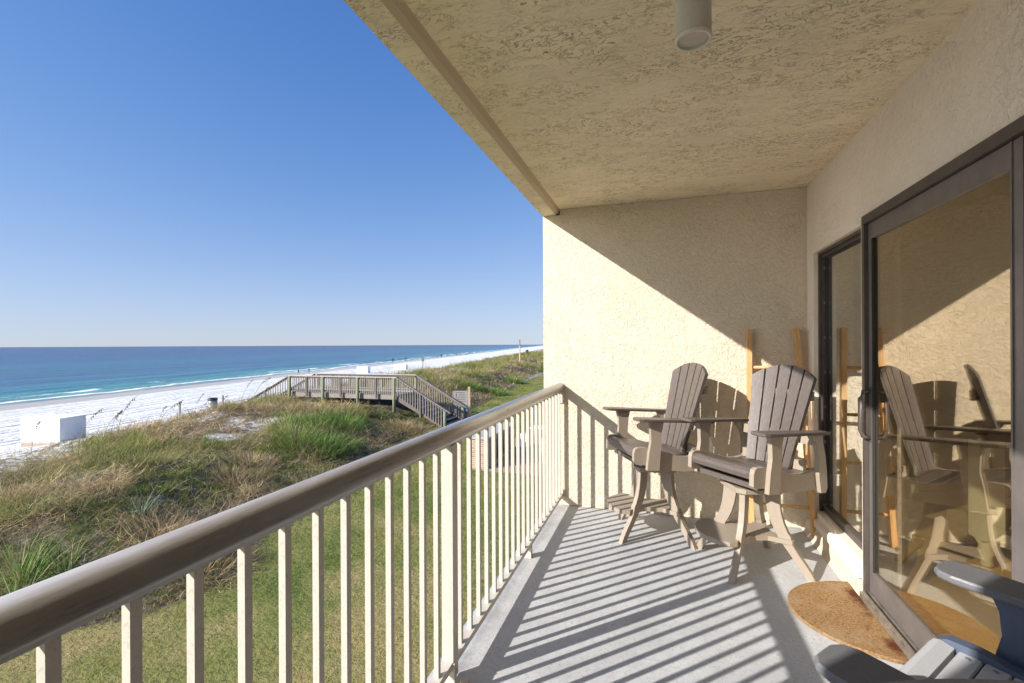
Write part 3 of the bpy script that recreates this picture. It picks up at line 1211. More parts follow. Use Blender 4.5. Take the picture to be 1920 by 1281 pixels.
    mb.prism([(-.15, -.11), (-.11, -.15), (.11, -.15), (.15, -.11), (.15, .11), (.11, .15), (-.11, .15), (-.15, .11)], .488, .520, mat=BASEM, bev=.004)
    mb.build('base_top', leg_m, t_)
    zs = [.487, .43, .37, .31, .26, .235, .215, .18, .14, .09, .045, .0]
    ri = [.085, .090, .100, .118, .140, .155, .163, .188, .218, .258, .292, .318]
    ro = [.165, .169, .177, .192, .213, .230, .234, .246, .272, .310, .342, .364]
    for ang_ in (45, 135, 225, 315):
        mb = MB()
        poly = [(r_, z) for r_, z in zip(ri, zs)] + [(r_, z) for r_, z in reversed(list(zip(ro, zs)))]
        plate(mb, poly, -.0165, .0165, BASEM @ Matrix.Rotation(R(ang_), 4, 'Z'))
        mb.build('leg', leg_m, t_)
    mb = MB()
    ft = [(.345, .03), (.330, .09), (.29, .155), (.235, .20), (.185, .195), (.15, .15), (.06, .105), (-.05, .105), (-.155, .185), (-.185, .155), (-.115, .04)]
    ft = ft + [(a_, -b_) for a_, b_ in reversed(ft)]
    # two mirrored halves keep the faces convex enough
    mb.prism(ft, .190, .219, mat=BASEM)
    mb.build('footrest', leg_m, t_)
    return t_


ch = make_chair('brown slatted counter chair with sand frame standing nearest the window, back lit by the sun', 'poly_brown', 'poly_brown', 'poly_sand', 'poly_sand')
ch.location = (.555, 3.385, 0)
ch.rotation_euler = (0, 0, R(220.2))
ch['group'] = 'brown and sand counter chairs'
c2 = copy_tree(ch)
c2.location = (-.05, 3.735, 0)
c2.rotation_euler = (0, 0, R(207.9))
tag(c2, 'brown slatted counter chair with sand frame standing nearest the railing by the end wall', 'chair')
c3 = make_chair('light grey slatted counter chair with slate blue frame in front of the door', 'poly_grey', 'poly_charcoal', 'poly_slate', 'poly_slate', AH=.134, AL=.314, SK=.55, F0=.235, RS=.6)
c3.location = (.712, 1.085, -.004)
c3.rotation_euler = (0, 0, R(140.5))
# bar table in the near corner, only the far rim of its rounded top is in view
tb_ = thing('bar_table', 'grey brown round edged bar table top in the bottom right corner of the view', 'table', (.537, .12, 0))
RT = .644
poly = []
for k in range(49):
    a_ = R(-22 + (150 + 22) * k / 48)
    x_, y_ = RT * math.cos(a_), RT * math.sin(a_)
    poly.append((min(x_, .50), y_))
poly += [(-.50, .24), (-.46, -.10), (-.40, -.36), (.50, -.36)]
pp = []
for q in poly:
    if not pp or math.hypot(q[0] - pp[-1][0], q[1] - pp[-1][1]) > .004:
        pp.append(q)
MB().prism(pp, .972, 1.0, bev=.006).build('tabletop', 'poly_table', tb_)
mb = MB()
mb.prism([(x_ * .8, y_ * .8) for x_, y_ in pp], .925, .9715)
mb.build('apron', 'poly_slate', tb_)
for x_, y_ in ((-.25, -.22), (.36, -.22), (.30, .12)):
    MB().prism([(x_ - .03, y_ - .03), (x_ + .03, y_ - .03), (x_ + .03, y_ + .03), (x_ - .03, y_ + .03)], 0, .9245).build('leg', 'poly_slate', tb_)

# ------------------------------------------------------------------ door mat
mb = MB()
poly = [(1.088, 2.50), (1.088, 3.25)]
for k in range(1, 24):
    a_ = R(90 + 180 * k / 24)
    poly.append((1.088 + .435 * math.cos(a_), 2.875 + .375 * math.sin(a_)))
mb.prism(poly, .001, .019, bev=.004)
mb.build('door_mat', 'coir')
tag(bpy.data.objects['door_mat'], 'half round brown coir door mat with rust stains at the threshold', 'door mat')

# ------------------------------------------------------------------ blanket ladder
lad = thing('wooden_ladder', 'light wooden blanket ladder leaning against the end wall in the corner', 'ladder', (.86, 3.95, 0))
a0, a1 = Vector((-.215, -.02, 0)), Vector((-.195, .168, 1.528))
b0, b1 = Vector((.200, -.02, 0)), Vector((.130, .168, 1.534))
for a_, b_ in ((a0, a1), (b0, b1)):
    MB().beam(a_, b_, .034, .045, up=(0, -1, 0)).build('side_rail', 'ladder_wood', lad)
for z in (.215, .555, .895, 1.235):
    s0 = z / 1.53
    MB().tube([a0.lerp(a1, s0) + Vector((.014, 0, 0)), b0.lerp(b1, s0) - Vector((.014, 0, 0))], .0125, 10).build('rung', 'ladder_wood', lad)

# ------------------------------------------------------------------ boardwalk
bw = thing('beach_boardwalk', 'weathered timber dune boardwalk with stairs down to the lawn and the beach', 'boardwalk', (0, 0, 0))
YF, YB = 23.1, 25.35
ZD, ZR = -1.30, -.35
PX = [-21.05, -18.68, -16.34, -14.0]
mb = MB()
xx = PX[0] - .1
while xx < PX[-1] + .1:
    mb.box(xx, xx + .135, YF + .06, YB - .06, ZD - .04, ZD)
    xx += .142
mb.build('deck', 'wood_cap', bw)
mb = MB()
for yy in (YF + .062, YB - .102):
    mb.box(PX[0] - .1, PX[-1] + .12, yy, yy + .04, ZD - .30, ZD - .042)
mb.build('deck_joist', 'wood_weathered', bw)
rnd = random.Random(3)


def picket(x, y, z0, z1, target, dep=.04, wid=.042):
    target.box(x - wid / 2, x + wid / 2, y - dep / 2, y + dep / 2, z0, z1)


extra = MB()
extra_n = 0
for (yy, so) in ((YF, -1), (YB, 1)):
    MB().box(PX[0] - .12, PX[-1] + .12, yy - .09 * 1, yy + .09, ZR - .04, ZR).build('rail_cap', 'wood_cap', bw)
    MB().box(PX[0], PX[-1], yy - .02, yy + .02, ZR - .14, ZR - .042).build('rail_board', 'wood_grey', bw)
    MB().box(PX[0], PX[-1], yy - .02, yy + .02, ZD + .06, ZD + .13).build('rail_board', 'wood_weathered', bw)
    for x in PX:
        zb = tz(x, yy) - .4
        MB().lathe([(.088, zb), (.085, ZR - .041)], 16, mat=Matrix.Translation((x, yy + so * .10, 0))).build('post', 'wood_green', bw)
    for i in range(3):
        xm = (PX[i] + PX[i + 1]) / 2
        MB().box(xm - .045, xm + .045, yy + so * .021, yy + so * .105, ZD - .25, ZR - .042).build('stanchion', 'wood_grey', bw)
        for half in (0, 1):
            xa = PX[i] + .12 if half == 0 else xm + .06
            xb = xm - .06 if half == 0 else PX[i + 1] - .12
            for k in range(8):
                x = xa + (xb - xa) * (k + .5) / 8
                mbp = MB()
                tgt = mbp if so < 0 else extra
                picket(x, yy + so * .04, ZD + .02, ZR - .06, tgt)
                if so < 0:
                    mbp.build('picket', 'wood_weathered', bw)
# stairs: right flight to the lawn, left flight to the beach
def flight(x0, x1, zbot, pick_parts):
    global extra
    sg = 1 if x1 > x0 else -1
    zt = ZD
    L = abs(x1 - x0)
    n_ = 9
    mbt = MB()
    for k in range(n_):
        xa = x0 + sg * L * k / n_
        za = zt - (zt - zbot) * (k + 1) / (n_ + .5)
        mbt.box(min(xa, xa + sg * .33), max(xa, xa + sg * .33), YF + .08, YB - .08, za - .04, za)
    mbt.build('stair_treads', 'wood_weathered', bw)
    for (yy, so) in ((YF, -1), (YB, 1)):
        MB().beam((x0, yy + .03 * so * -1, zt - .20), (x1, yy + .03 * so * -1, zbot + .02), .045, .28).build('stringer', 'wood_grey', bw)
        MB().beam((x0 - sg * .02, yy, ZR - .02), (x1 + sg * .28, yy, zbot + (ZR - ZD) - .02 - .13), .17, .04).build('rail_cap', 'wood_weathered', bw)
        MB().beam((x0, yy, ZR - .11), (x1, yy, zbot + (ZR - ZD) - .11), .04, .09).build('rail_board', 'wood_grey', bw)
        zb = tz(x1, yy)
        MB().lathe([(.082, zb - .3), (.080, zbot + (ZR - ZD) - .06)], 16, mat=Matrix.Translation((x1, yy + so * .09, 0))).build('post', 'wood_green', bw)
        xm = (x0 + x1) / 2
        zm = (zt + zbot) / 2
        MB().box(xm - .045, xm + .045, yy + so * .03, yy + so * .11, zm - .38, zm + (ZR - ZD) - .06).build('stanchion', 'wood_grey', bw)
        np_ = 19
        for k in range(np_):
            s0 = (k + .5) / np_
            x = x0 + (x1 - x0) * s0
            if abs(x - xm) < .06:
                continue
            zz = zt + (zbot - zt) * s0
            mbp = MB()
            tgt = mbp if (so < 0 and pick_parts) else extra
            picket(x, yy + so * .04, zz - .06, zz + (ZR - ZD) - .06, tgt)
            if so < 0 and pick_parts:
                mbp.build('picket', 'wood_weathered', bw)


flight(PX[-1] + .12, -10.95, -3.0, True)
flight(PX[0] - .12, -24.6, -3.05, True)
ex = extra.build('rear_pickets', 'wood_weathered', bw)
ex['kind'] = 'stuff'

# ------------------------------------------------------------------ beach rules sign
sg_ = thing('rules_sign', 'tall grey notice board with dark print on a timber post by the boardwalk stairs', 'sign', (-10.75, 25.9, tz(-10.75, 25.9)), R(17))
MB().box(-.07, .07, -.07, .07, -.3, 1.95).build('post', 'wood_post', sg_)
MB().box(-.98, -.86, -.05, .07, -.3, 1.72).build('post', 'wood_stake', sg_)
pn = MB().box(-.90, -.09, -.075, -.052, .86, 1.72).build('panel', 'sign_face', sg_)
MB().box(-.85, -.10, -.075, -.052, .52, .83).build('panel', 'sign_blue', sg_)
MB().box(-.85, -.10, -.075, -.052, .02, .50).build('panel', 'sign_red', sg_)
mb = MB()
rr = random.Random(5)
for k in range(7):
    z = 1.63 - k * .105
    mb.box(-.62 if k in (1, 2) else -.82, -.62 + rr.uniform(.25, .46), -.079, -.0755, z - .012, z + .012)
for z in (1.52, 1.42):
    mb.prism([(-.78, z - .035), (-.71, z - .035), (-.71, z + .035), (-.78, z + .035)], .0755, .079, mat=XZ(0))
mb.build('print', 'sign_ink', pn)

# ------------------------------------------------------------------ beach things
def white_box(x, y, z, lx, ly, hz, rz, label):
    b = thing('storage_box', label, 'box', (x, y, z), rz, 'white beach storage boxes')
    MB().box(-lx / 2, lx / 2, -ly / 2, ly / 2, -.15, hz, bev=.012).build('body', 'white_board', b)
    MB().box(-lx / 2 - .004, lx / 2 + .004, -ly / 2 - .004, ly / 2 + .004, hz + .001, hz + .03).build('lid', 'white_board', b)
    return b


white_box(-27.56, 15.07, tz(-27.3, 15.0) - .02, 1.93, 1.28, 1.24, R(14), 'large white beach storage box nearest the balcony at the foot of the dune')
white_box(-52.4, 75.6, -3.95, 2.0, 1.4, 1.5, R(14), 'white storage box standing on the sand behind the boardwalk, left of two')
white_box(-51.4, 87.2, -3.95, 2.4, 1.4, 1.3, R(14), 'white storage box standing on the sand behind the boardwalk, right of two')

bar = thing('trash_barrel', 'grey metal trash barrel with black liner at the foot of the boardwalk stairs', 'barrel', (-30.2, 25.7, tz(-30.2, 25.7) + .12))
MB().lathe([(.27, 0), (.285, .02), (.285, .25), (.295, .27), (.285, .29), (.285, .52), (.295, .54), (.285, .56), (.285, .80)], 28).build('drum', 'steel_grey', bar)
MB().lathe([(.30, .66), (.31, .70), (.305, .83), (.28, .845), (.25, .83), (.22, .60), (.05, .58)], 28).build('liner', 'black_plastic', bar)
for (x, y, lab) in ((-29.75, 22.94, 'thin timber stake in the sand left of the trash barrel'), (-30.4, 26.69, 'thin timber stake in the sand right of the trash barrel')):
    o = MB().box(-.045, .045, -.045, .045, -.4, 1.02).build('beach_stake', 'wood_stake')
    o.location = (x, y, tz(x, y))
    tag(o, lab, 'stake', 'stakes along the beach edge')
can = thing('beach_bin', 'small dark bin far along the sand near the end wall', 'bin', (-42.5, 152.7, tz(-42.5, 152.7)))
MB().lathe([(.5, 0), (.55, 1.1), (.57, 1.12), (.57, 1.2), (.3, 1.3)], 16).build('drum', 'steel_grey', can)
sp_ = thing('beach_sign', 'small square sign on a thin post out on the sand', 'sign', (-43.8, 82.4, tz(-43.8, 82.4)), R(25))
MB().box(-.07, .07, -.07, .07, -.3, 2.3).build('post', 'wood_stake', sp_)
MB().box(-.26, .26, -.10, -.072, 1.55, 2.3).build('panel', 'wood_stake', sp_)
up = thing('utility_post', 'tall pale timber post rising from the far dune grass', 'post', (-25.4, 86.2, tz(-25.4, 86.2)))
MB().box(-.11, .11, -.11, .11, -.4, 3.0).build('lower_post', 'wood_post', up)
MB().box(-.10, .10, -.10, .10, 3.001, 4.3).build('upper_post', 'wood_stake', up)


# people far along the water line: one skinned figure per pose
def person_mesh(name, pose):
    if pose == 'stand':
        P = [((0, 0, .93), .15), ((0, 0, 1.15), .13), ((0, 0, 1.38), .16), ((0, 0, 1.50), .06), ((0, 0.01, 1.62), .10), ((0, .01, 1.72), .07),
             ((.10, 0, .86), .10), ((.12, .02, .48), .075), ((.13, 0, .08), .05), ((.13, .12, .03), .04),
             ((-.10, 0, .86), .10), ((-.12, .02, .48), .075), ((-.13, 0, .08), .05), ((-.13, .12, .03), .04),
             ((.21, 0, 1.38), .07), ((.27, 0, 1.10), .05), ((.28, .08, .86), .04),
             ((-.21, 0, 1.38), .07), ((-.27, 0, 1.10), .05), ((-.28, .08, .86), .04)]
    elif pose == 'walk':
        P = [((0, 0, .92), .15), ((0, .02, 1.14), .13), ((0, .04, 1.37), .16), ((0, .05, 1.49), .06), ((0, .07, 1.61), .10), ((0, .07, 1.71), .07),
             ((.09, .02, .86), .10), ((.10, .18, .48), .075), ((.10, .22, .08), .05), ((.10, .34, .04), .04),
             ((-.09, -.02, .86), .10), ((-.10, -.06, .48), .075), ((-.10, -.30, .12), .05), ((-.10, -.22, .04), .04),
             ((.21, .04, 1.37), .07), ((.25, -.10, 1.10), .05), ((.26, -.08, .86), .04),
             ((-.21, .04, 1.37), .07), ((-.25, .14, 1.12), .05), ((-.26, .30, .92), .04)]
    else:   # crouch
        P = [((0, -.12, .34), .16), ((0, .02, .56), .14), ((0, .16, .76), .16), ((0, .21, .86), .06), ((0, .25, .97), .10), ((0, .26, 1.06), .07),
             ((.12, -.04, .36), .10), ((.15, .34, .46), .08), ((.14, .20, .08), .05), ((.14, .32, .04), .04),
             ((-.12, -.04, .36), .10), ((-.15, .34, .46), .08), ((-.14, .20, .08), .05), ((-.14, .32, .04), .04),
             ((.20, .16, .74), .07), ((.24, .36, .56), .05), ((.20, .54, .40), .04),
             ((-.20, .16, .74), .07), ((-.24, .36, .56), .05), ((-.20, .54, .40), .04)]
    E_ = [(0, 1), (1, 2), (2, 3), (3, 4), (4, 5), (0, 6), (6, 7), (7, 8), (8, 9), (0, 10), (10, 11), (11, 12), (12, 13), (2, 14), (14, 15), (15, 16), (2, 17), (17, 18), (18, 19)]
    me_ = bpy.data.meshes.new(name)
    me_.from_pydata([p_[0] for p_ in P], E_, [])
    o_ = bpy.data.objects.new(name, me_)
    COL.objects.link(o_)
    m_ = o_.modifiers.new('skin', 'SKIN')
    for i, (_, r_) in enumerate(P):
        me_.skin_vertices[0].data[i].radius = (r_, r_ * .8)
    me_.skin_vertices[0].data[0].use_root = True
    o_.modifiers.new('sub', 'SUBSURF').levels = 1
    return o_


proto = {}
ppl = [(-93.3, 152.6, 'stand', 'dark_cloth', 'person in dark clothes standing at the water edge just right of the left white box'),
       (-95.2, 165.2, 'walk', 'dark_cloth', 'person in dark clothes walking the water edge above the right white box'),
       (-101.0, 204.4, 'stand', 'blue_cloth', 'shorter person on the left of the trio at the water edge'),
       (-103.4, 213.4, 'walk', 'dark_cloth', 'person in the middle of the trio at the water edge'),
       (-104.9, 217.4, 'stand', 'dark_cloth', 'tallest person on the right of the trio at the water edge'),
       (-116, 261, 'stand', 'dark_cloth', 'person standing on the left of the farther group by the sea'),
       (-119.5, 273, 'stand', 'red_cloth', 'broad dark person standing in the middle of the farther group by the sea'),
       (-113, 263, 'walk', 'skin', 'pale person walking on the right of the farther group by the sea'),
       (-104.5, 249, 'crouch', 'dark_cloth', 'person crouching on the white sand by the farther group'),
       (-132, 366, 'crouch', 'dark_cloth', 'distant person bending down at the shore, left of the last two'),
       (-143, 410, 'stand', 'dark_cloth', 'distant person standing at the shore, right of the last two'),
       (-75.6, 85.2, 'walk', 'dark_cloth', 'person walking the wet sand above the left end of the boardwalk'),
       (-77.6, 90.8, 'stand', 'blue_cloth', 'person in blue standing on the wet sand above the boardwalk rail')]
for i, (x, y, pose, mat, lab) in enumerate(ppl):
    key = (pose, mat)
    if key not in proto:
        o = person_mesh('person', pose)
        o.data.materials.append(M[mat])
        proto[key] = o
    else:
        o = proto[key].copy()
        COL.objects.link(o)
    o.location = (x, y, max(tz(x, y), -5.0) - .02)
    o.rotation_euler = (0, 0, R(i * 67 % 360))
    if i in (11, 12):
        o.scale = (.62, .62, .62)
    if i == 2:
        o.scale = (.75, .75, .75)
    tag(o, lab, 'person', 'people along the shore')

# ------------------------------------------------------------------ patio below
mb = MB()
mb.box(-6.55, 1.0, 15.6, 24.9, -3.2, -2.985)
tag(mb.build('patio', 'paver'), kind='structure')
bk = thing('brick_counter', 'brick garden counter with grey stone top at the edge of the patio', 'counter', (-6.2, 16.1, -2.985))
MB().box(-.34, .34, -.32, 2.9, 0, 1.05).build('base', 'brick', bk)
MB().box(-.40, .40, -.38, 2.96, 1.051, 1.12).build('countertop', 'counter_stone', bk)
MB().box(.341, .36, .5, 2.4, .15, .9).build('cabinet_door', 'dark_wood', bk)
um = thing('patio_umbrella', 'closed blue patio umbrella standing on the brick patio', 'umbrella', (-6.3, 24.2, -2.985))
MB().tube([(0, 0, 0), (0, 0, 1.58)], .025, 8).build('pole', 'white_plastic', um)
MB().lathe([(.04, .35), (.14, .40), (.12, .85), (.06, 1.42), (.02, 1.56)], 12).build('canopy', 'blue_fabric', um)
MB().lathe([(.25, 0.002), (.25, .06), (.05, .09)], 16).build('base', 'steel_grey', um)


def patio_chair(x, y, rz, label):
    c_ = thing('patio_chair', label, 'chair', (x, y, -2.985), rz, 'white patio chairs')
    MB().box(-.24, .24, -.24, .24, .40, .43, bev=.01).build('seat', 'white_plastic', c_)
    MB().box(-.24, .24, .20, .235, .431, .92, bev=.01).build('backrest', 'white_plastic', c_)
    for a_, b_ in ((-.21, -.21), (.21, -.21), (.21, .21), (-.21, .21)):
        MB().tube([(a_, b_, 0), (a_, b_, .399)], .018, 8).build('leg', 'white_plastic', c_)
    for s0 in (-.25, .25):
        MB().tube([(s0, -.22, .431), (s0, -.22, .64), (s0, .20, .66)], .016, 8).build('armrest', 'white_plastic', c_)


patio_chair(-5.2, 18.1, R(200), 'white patio chair beside the brick counter on the patio')
patio_chair(-4.1, 17.4, R(120), 'white patio chair farther from the brick counter, nearer the end wall')
wt_ = thing('patio_table', 'long white table on the brick patio behind the white chairs', 'table', (-4.6, 20.6, -2.985), R(5))
MB().box(-.95, .95, -.4, .4, .70, .74, bev=.01).build('tabletop', 'white_plastic', wt_)
for a_, b_ in ((-.85, -.3), (.85, -.3), (.85, .3), (-.85, .3)):
    MB().tube([(a_, b_, 0), (a_, b_, .699)], .025, 8).build('leg', 'white_plastic', wt_)

# ------------------------------------------------------------------ grass
t = NT('blade')
a = t.attr('tint')
t.set(a, .65, spec=.2)
trn = t.n.new('ShaderNodeBsdfTranslucent')
t.l.new(a, trn.inputs[0])
mx = t.n.new('ShaderNodeMixShader')
mx.inputs[0].default_value = .30
t.l.new(t.b.outputs[0], mx.inputs[1])
t.l.new(trn.outputs[0], mx.inputs[2])
t.l.new(mx.outputs[0], t.out.inputs[0])
M['blade'] = t.m
RNG = np.random.default_rng(11)


def blades(base, length, width, lean, curl, az, col, seg=3):
    """ribbons: base (n,3); lean = start angle from vertical, curl = added bend over the length"""
    n_ = len(base)
    V = np.zeros((n_, 2 * seg + 1, 3), np.float32)
    dx, dy = np.cos(az), np.sin(az)
    sxv, syv = -dy, dx
    p_ = base.astype(np.float64).copy()
    ca = az + RNG.uniform(-1.2, 1.2, n_)
    sxv, syv = -np.sin(ca), np.cos(ca)
    for k in range(seg + 1):
        wv = width * (1 - (k / seg) ** 1.6) * .5
        if k < seg:
            V[:, 2 * k, 0] = p_[:, 0] + sxv * wv
            V[:, 2 * k, 1] = p_[:, 1] + syv * wv
            V[:, 2 * k, 2] = p_[:, 2]
            V[:, 2 * k + 1, 0] = p_[:, 0] - sxv * wv
            V[:, 2 * k + 1, 1] = p_[:, 1] - syv * wv
            V[:, 2 * k + 1, 2] = p_[:, 2]
            th = lean + curl * (k + .5) / seg
            L = length / seg
            p_[:, 0] += dx * np.sin(th) * L
            p_[:, 1] += dy * np.sin(th) * L
            p_[:, 2] += np.cos(th) * L
        else:
            V[:, 2 * seg] = p_
    nv = 2 * seg + 1
    b0_ = np.arange(n_)[:, None] * nv
    q = np.concatenate([b0_ + np.array([[2 * k, 2 * k + 1, 2 * k + 3, 2 * k + 2]]) for k in range(seg - 1)], 0)
    tri = b0_ + np.array([[2 * seg - 2, 2 * seg - 1, 2 * seg]])
    C = np.repeat(col[:, None, :], nv, 1)
    return V.reshape(-1, 3), q, tri, C.reshape(-1, 3)


def join(parts):
    vs, qs, ts, cs, o_ = [], [], [], [], 0
    for V, q, tr_, C in parts:
        vs.append(V)
        qs.append(q + o_)
        ts.append(tr_ + o_)
        cs.append(C)
        o_ += len(V)
    return np.concatenate(vs), np.concatenate(qs), np.concatenate(ts), np.concatenate(cs)


def pick(n_, pal, wts, jit=.18):
    pal = np.array(pal)
    i = RNG.choice(len(pal), n_, p=np.array(wts) / sum(wts))
    return np.clip(pal[i] * RNG.uniform(1 - jit, 1 + jit, (n_, 1)) * RNG.uniform(.94, 1.06, (n_, 3)), 0, 1)


def grass_obj(name, parts):
    V, q, tr_, C = join(parts)
    me_ = np_mesh(name, V, q, tr_, smooth=True, cols=C)
    me_.materials.append(M['blade'])
    o_ = bpy.data.objects.new(name, me_)
    COL.objects.link(o_)
    return o_


GREEN = [(.14, .20, .035), (.22, .28, .055), (.33, .34, .10)]
OLIVE = [(.33, .30, .09), (.44, .38, .14), (.23, .23, .07)]
STRAW = [(.62, .49, .25), (.74, .61, .35), (.48, .37, .18)]
BROWN = [(.34, .215, .115), (.45, .305, .175), (.21, .13, .07)]


def sector(n_, d0, d1, a0_, a1_, pw):
    """points whose density falls with distance"""
    u_ = RNG.random(n_)
    d_ = (d0 ** pw + u_ * (d1 ** pw - d0 ** pw)) ** (1 / pw)
    a_ = RNG.uniform(R(a0_), R(a1_), n_)
    return d_ * np.sin(a_), d_ * np.cos(a_), d_


# lawn
x, y, d = sector(150000, 2.2, 60, -82, 2, 1.1)
u = (lawn_edge(y) - x)
k = (x > lawn_edge(y) - .4) & (x < 1) & ~((x > -6.6) & (y > 15.55) & (y < 24.95))
x, y, d = x[k], y[k], d[k]
n_ = len(x)
ln_ = fbm(x * .5, y * .5, 51) + .15 * (fbm(x * 2.5, y * 2.5, 53) - .5)
near_edge = sstep(x - lawn_edge(y), 2.2, .2)
yel = sstep(ln_ - .16 * near_edge, .36, .56)[:, None]
col = pick(n_, [(.13, .20, .012), (.19, .245, .02), (.095, .155, .01)], [1, 1, .6]) * (1 - yel) + pick(n_, [(.36, .285, .055), (.28, .25, .04), (.43, .335, .085)], [1, 1, .6]) * yel
z = terrain(x, y)
sc = np.clip(d / 8, .8, 5)
P = blades(np.stack([x, y, z - .005], -1), RNG.uniform(.035, .075, n_) * np.clip(sc, 1, 1.8), .011 * sc ** .8, RNG.uniform(.1, .9, n_), RNG.uniform(.2, 1.0, n_), RNG.uniform(0, 6.3, n_), col, 2)
o = grass_obj('lawn_grass', [P])
tag(o, 'short mottled green and yellow lawn below the balcony', 'grass', kind='stuff')


def dune_layer(n_, d0, d1, pw, a0_=-80, a1_=-4):
    per = 14
    x, y, d = sector(n_ // per, d0, d1, a0_, a1_, pw)
    sg_t = np.clip(.055 + d / 350, .05, .5)[:, None]
    x = (x[:, None] + RNG.normal(0, 1, (len(x), per)) * sg_t).ravel()
    y = (y[:, None] + RNG.normal(0, 1, (len(y), per)) * sg_t).ravel()
    d = np.hypot(x, y)
    vm, u = veg_mask(x, y)
    keep = RNG.random(len(x)) < vm * (1 - .0 * u)
    keep &= ~((x > PX[0] - .1) & (x < PX[-1] + .1) & (y > YF - .1) & (y < YB + .1))
    x, y, d, u = x[keep], y[keep], d[keep], u[keep]
    return x, y, terrain(x, y), d, u


def low_zone(x, y, u):
    """short green slope grass: a band along the foot of the dune and scattered pockets"""
    pts = [(-10.6, 3.0), (-10.8, 5.4), (-10.7, 6.4), (-11.2, 7.8), (-11.8, 9.0), (-11.9, 10.2)]
    d2 = np.full(len(x), 1e9)
    for (ax, ay), (bx, by) in zip(pts[:-1], pts[1:]):
        t_ = np.clip(((x - ax) * (bx - ax) + (y - ay) * (by - ay)) / ((bx - ax) ** 2 + (by - ay) ** 2), 0, 1)
        d2 = np.minimum(d2, np.hypot(x - ax - t_ * (bx - ax), y - ay - t_ * (by - ay)))
    band = sstep(d2 + 1.1 * (fbm(x * .9, y * .9, 181) - .5), 1.15, .75)
    foot_ = sstep(u, .10, .04) * sstep(fbm(x * .6, y * .6, 183), .40, .52)
    return np.maximum(np.maximum(band, foot_), sstep(fbm(x * .30 + 4, y * .30 + 11, 95), .52, .62) * sstep(u, .45, .15))


# upright and arching blades
x, y, z, d, u = dune_layer(560000, 4, 220, .2)
n_ = len(x)
gm = -.10 * sstep(y, 14, 10) + fbm(x * .42 + 9, y * .42, 81) + .25 * (fbm(x * 1.7, y * 1.7, 83) - .5)
mat_zone = sstep(fbm(x * .34, y * .34 + 40, 91) + .12 * sstep(u, .32, .05), .50, .60)      # fallen brown thatch
gr = sstep(gm - .03 + .10 * sstep(u, .2, .45), .44, .60)[:, None]
tuftv = np.clip(vnoise(x * 4.2, y * 4.2, 97) * .9 + .55, .5, 1.5)[:, None]
col = pick(n_, GREEN + OLIVE, [1.0, 1, .8, 1.0, .6, .6]) * gr + pick(n_, STRAW + OLIVE + BROWN, [1.0, .5, 1.0, .9, .8, .5, 1.1, .9, .8]) * (1 - gr)
mz = mat_zone[:, None] * (RNG.random((n_, 1)) < .85)
col = col * (1 - mz) + pick(n_, BROWN + STRAW, [1.2, 1.0, .9, .4, .2, .6]) * mz
low = low_zone(x, y, u)
lowc = pick(n_, [(.17, .24, .03), (.25, .29, .06), (.38, .34, .12)], [1, 1, .7])
lw = low[:, None]
col = col * (1 - lw) + lowc * lw
species = np.clip(.78 + 1.1 * (fbm(x * .75 + 31, y * .75, 171) - .28), .6, 1.5)[:, None] * (1 + .12 * (RNG.random((n_, 1)) - .5))
col = np.clip(col * tuftv * species, 0, .85)
length = RNG.uniform(.22, .55, n_) * (1 - .5 * sstep(u, .10, .02)) * np.clip(.55 + vnoise(x * 2.3 + 5, y * 2.3, 99) * .9, .5, 1.5) * (1 - .45 * mat_zone) * (1 - .62 * low) * (1 + .45 * gr[:, 0] * (1 - low)) * np.clip(.8 + d / 60, .8, 1.6)
lean = RNG.uniform(.05, .75, n_) + .75 * mat_zone
curl = RNG.uniform(.3, 1.7, n_) + .6 * mat_zone
wid = np.clip(.0075 * (d / 10) ** .85, .006, .09) * RNG.uniform(.7, 1.3, n_)
az = RNG.uniform(0, 6.3, n_)
P = blades(np.stack([x, y, z - .02], -1), length, wid, lean, curl, az, col, 3)
# scrub further along the dunes
x, y, z, d, u = dune_layer(210000, 34, 230, .6, -60, -6)
n3_ = len(x)
sc3 = fbm(x * .22 + 3, y * .12, 141)[:, None]
k3 = sstep(sc3, .50, .62)
tv3 = (np.clip(vnoise(x * 1.3, y * .8, 147) * 1.1 + .4, .4, 1.5))[:, None]
col3 = (pick(n3_, GREEN + OLIVE, [1.2, 1, .7, 1, .8, .8]) * k3 + pick(n3_, STRAW + BROWN + OLIVE, [1.2, .6, 1, 1, 1, .6, .8, .6, .5]) * (1 - k3)) * tv3
P3 = blades(np.stack([x, y, z - .03], -1), RNG.uniform(.3, .75, n3_) * (.7 + .7 * k3[:, 0]), np.clip(.0085 * (d / 10) ** .85, .01, .10), RNG.uniform(.1, .9, n3_), RNG.uniform(.2, 1.4, n3_), RNG.uniform(0, 6.3, n3_), np.clip(col3, 0, .85), 3)
# tangled thatch lying low
x, y, z, d, u = dune_layer(330000, 4, 60, .4)
k = RNG.random(len(x)) > .92 * low_zone(x, y, u)
x, y, z, d, u = x[k], y[k], z[k], d[k], u[k]
n2_ = len(x)
col2 = pick(n2_, BROWN + STRAW, [1.1, 1.2, .7, 1.0, .7, 1.0], .3)
gz = sstep(fbm(x * .42 + 9, y * .42, 81), .50, .62)[:, None]
col2 = col2 * np.clip(.72 + 1.5 * (fbm(x * .7 + 3, y * .7, 173) - .25), .5, 1.6)[:, None]
col2 = col2 * (1 - .6 * gz) + pick(n2_, OLIVE, [1, 1, 1]) * .6 * gz
P2 = blades(np.stack([x, y, z + RNG.uniform(-.02, .28, n2_)], -1), RNG.uniform(.2, .55, n2_), np.clip(.0075 * (d / 10) ** .85, .006, .05), RNG.uniform(.9, 1.9, n2_), RNG.uniform(-.6, .9, n2_), RNG.uniform(0, 6.3, n2_), col2, 3)
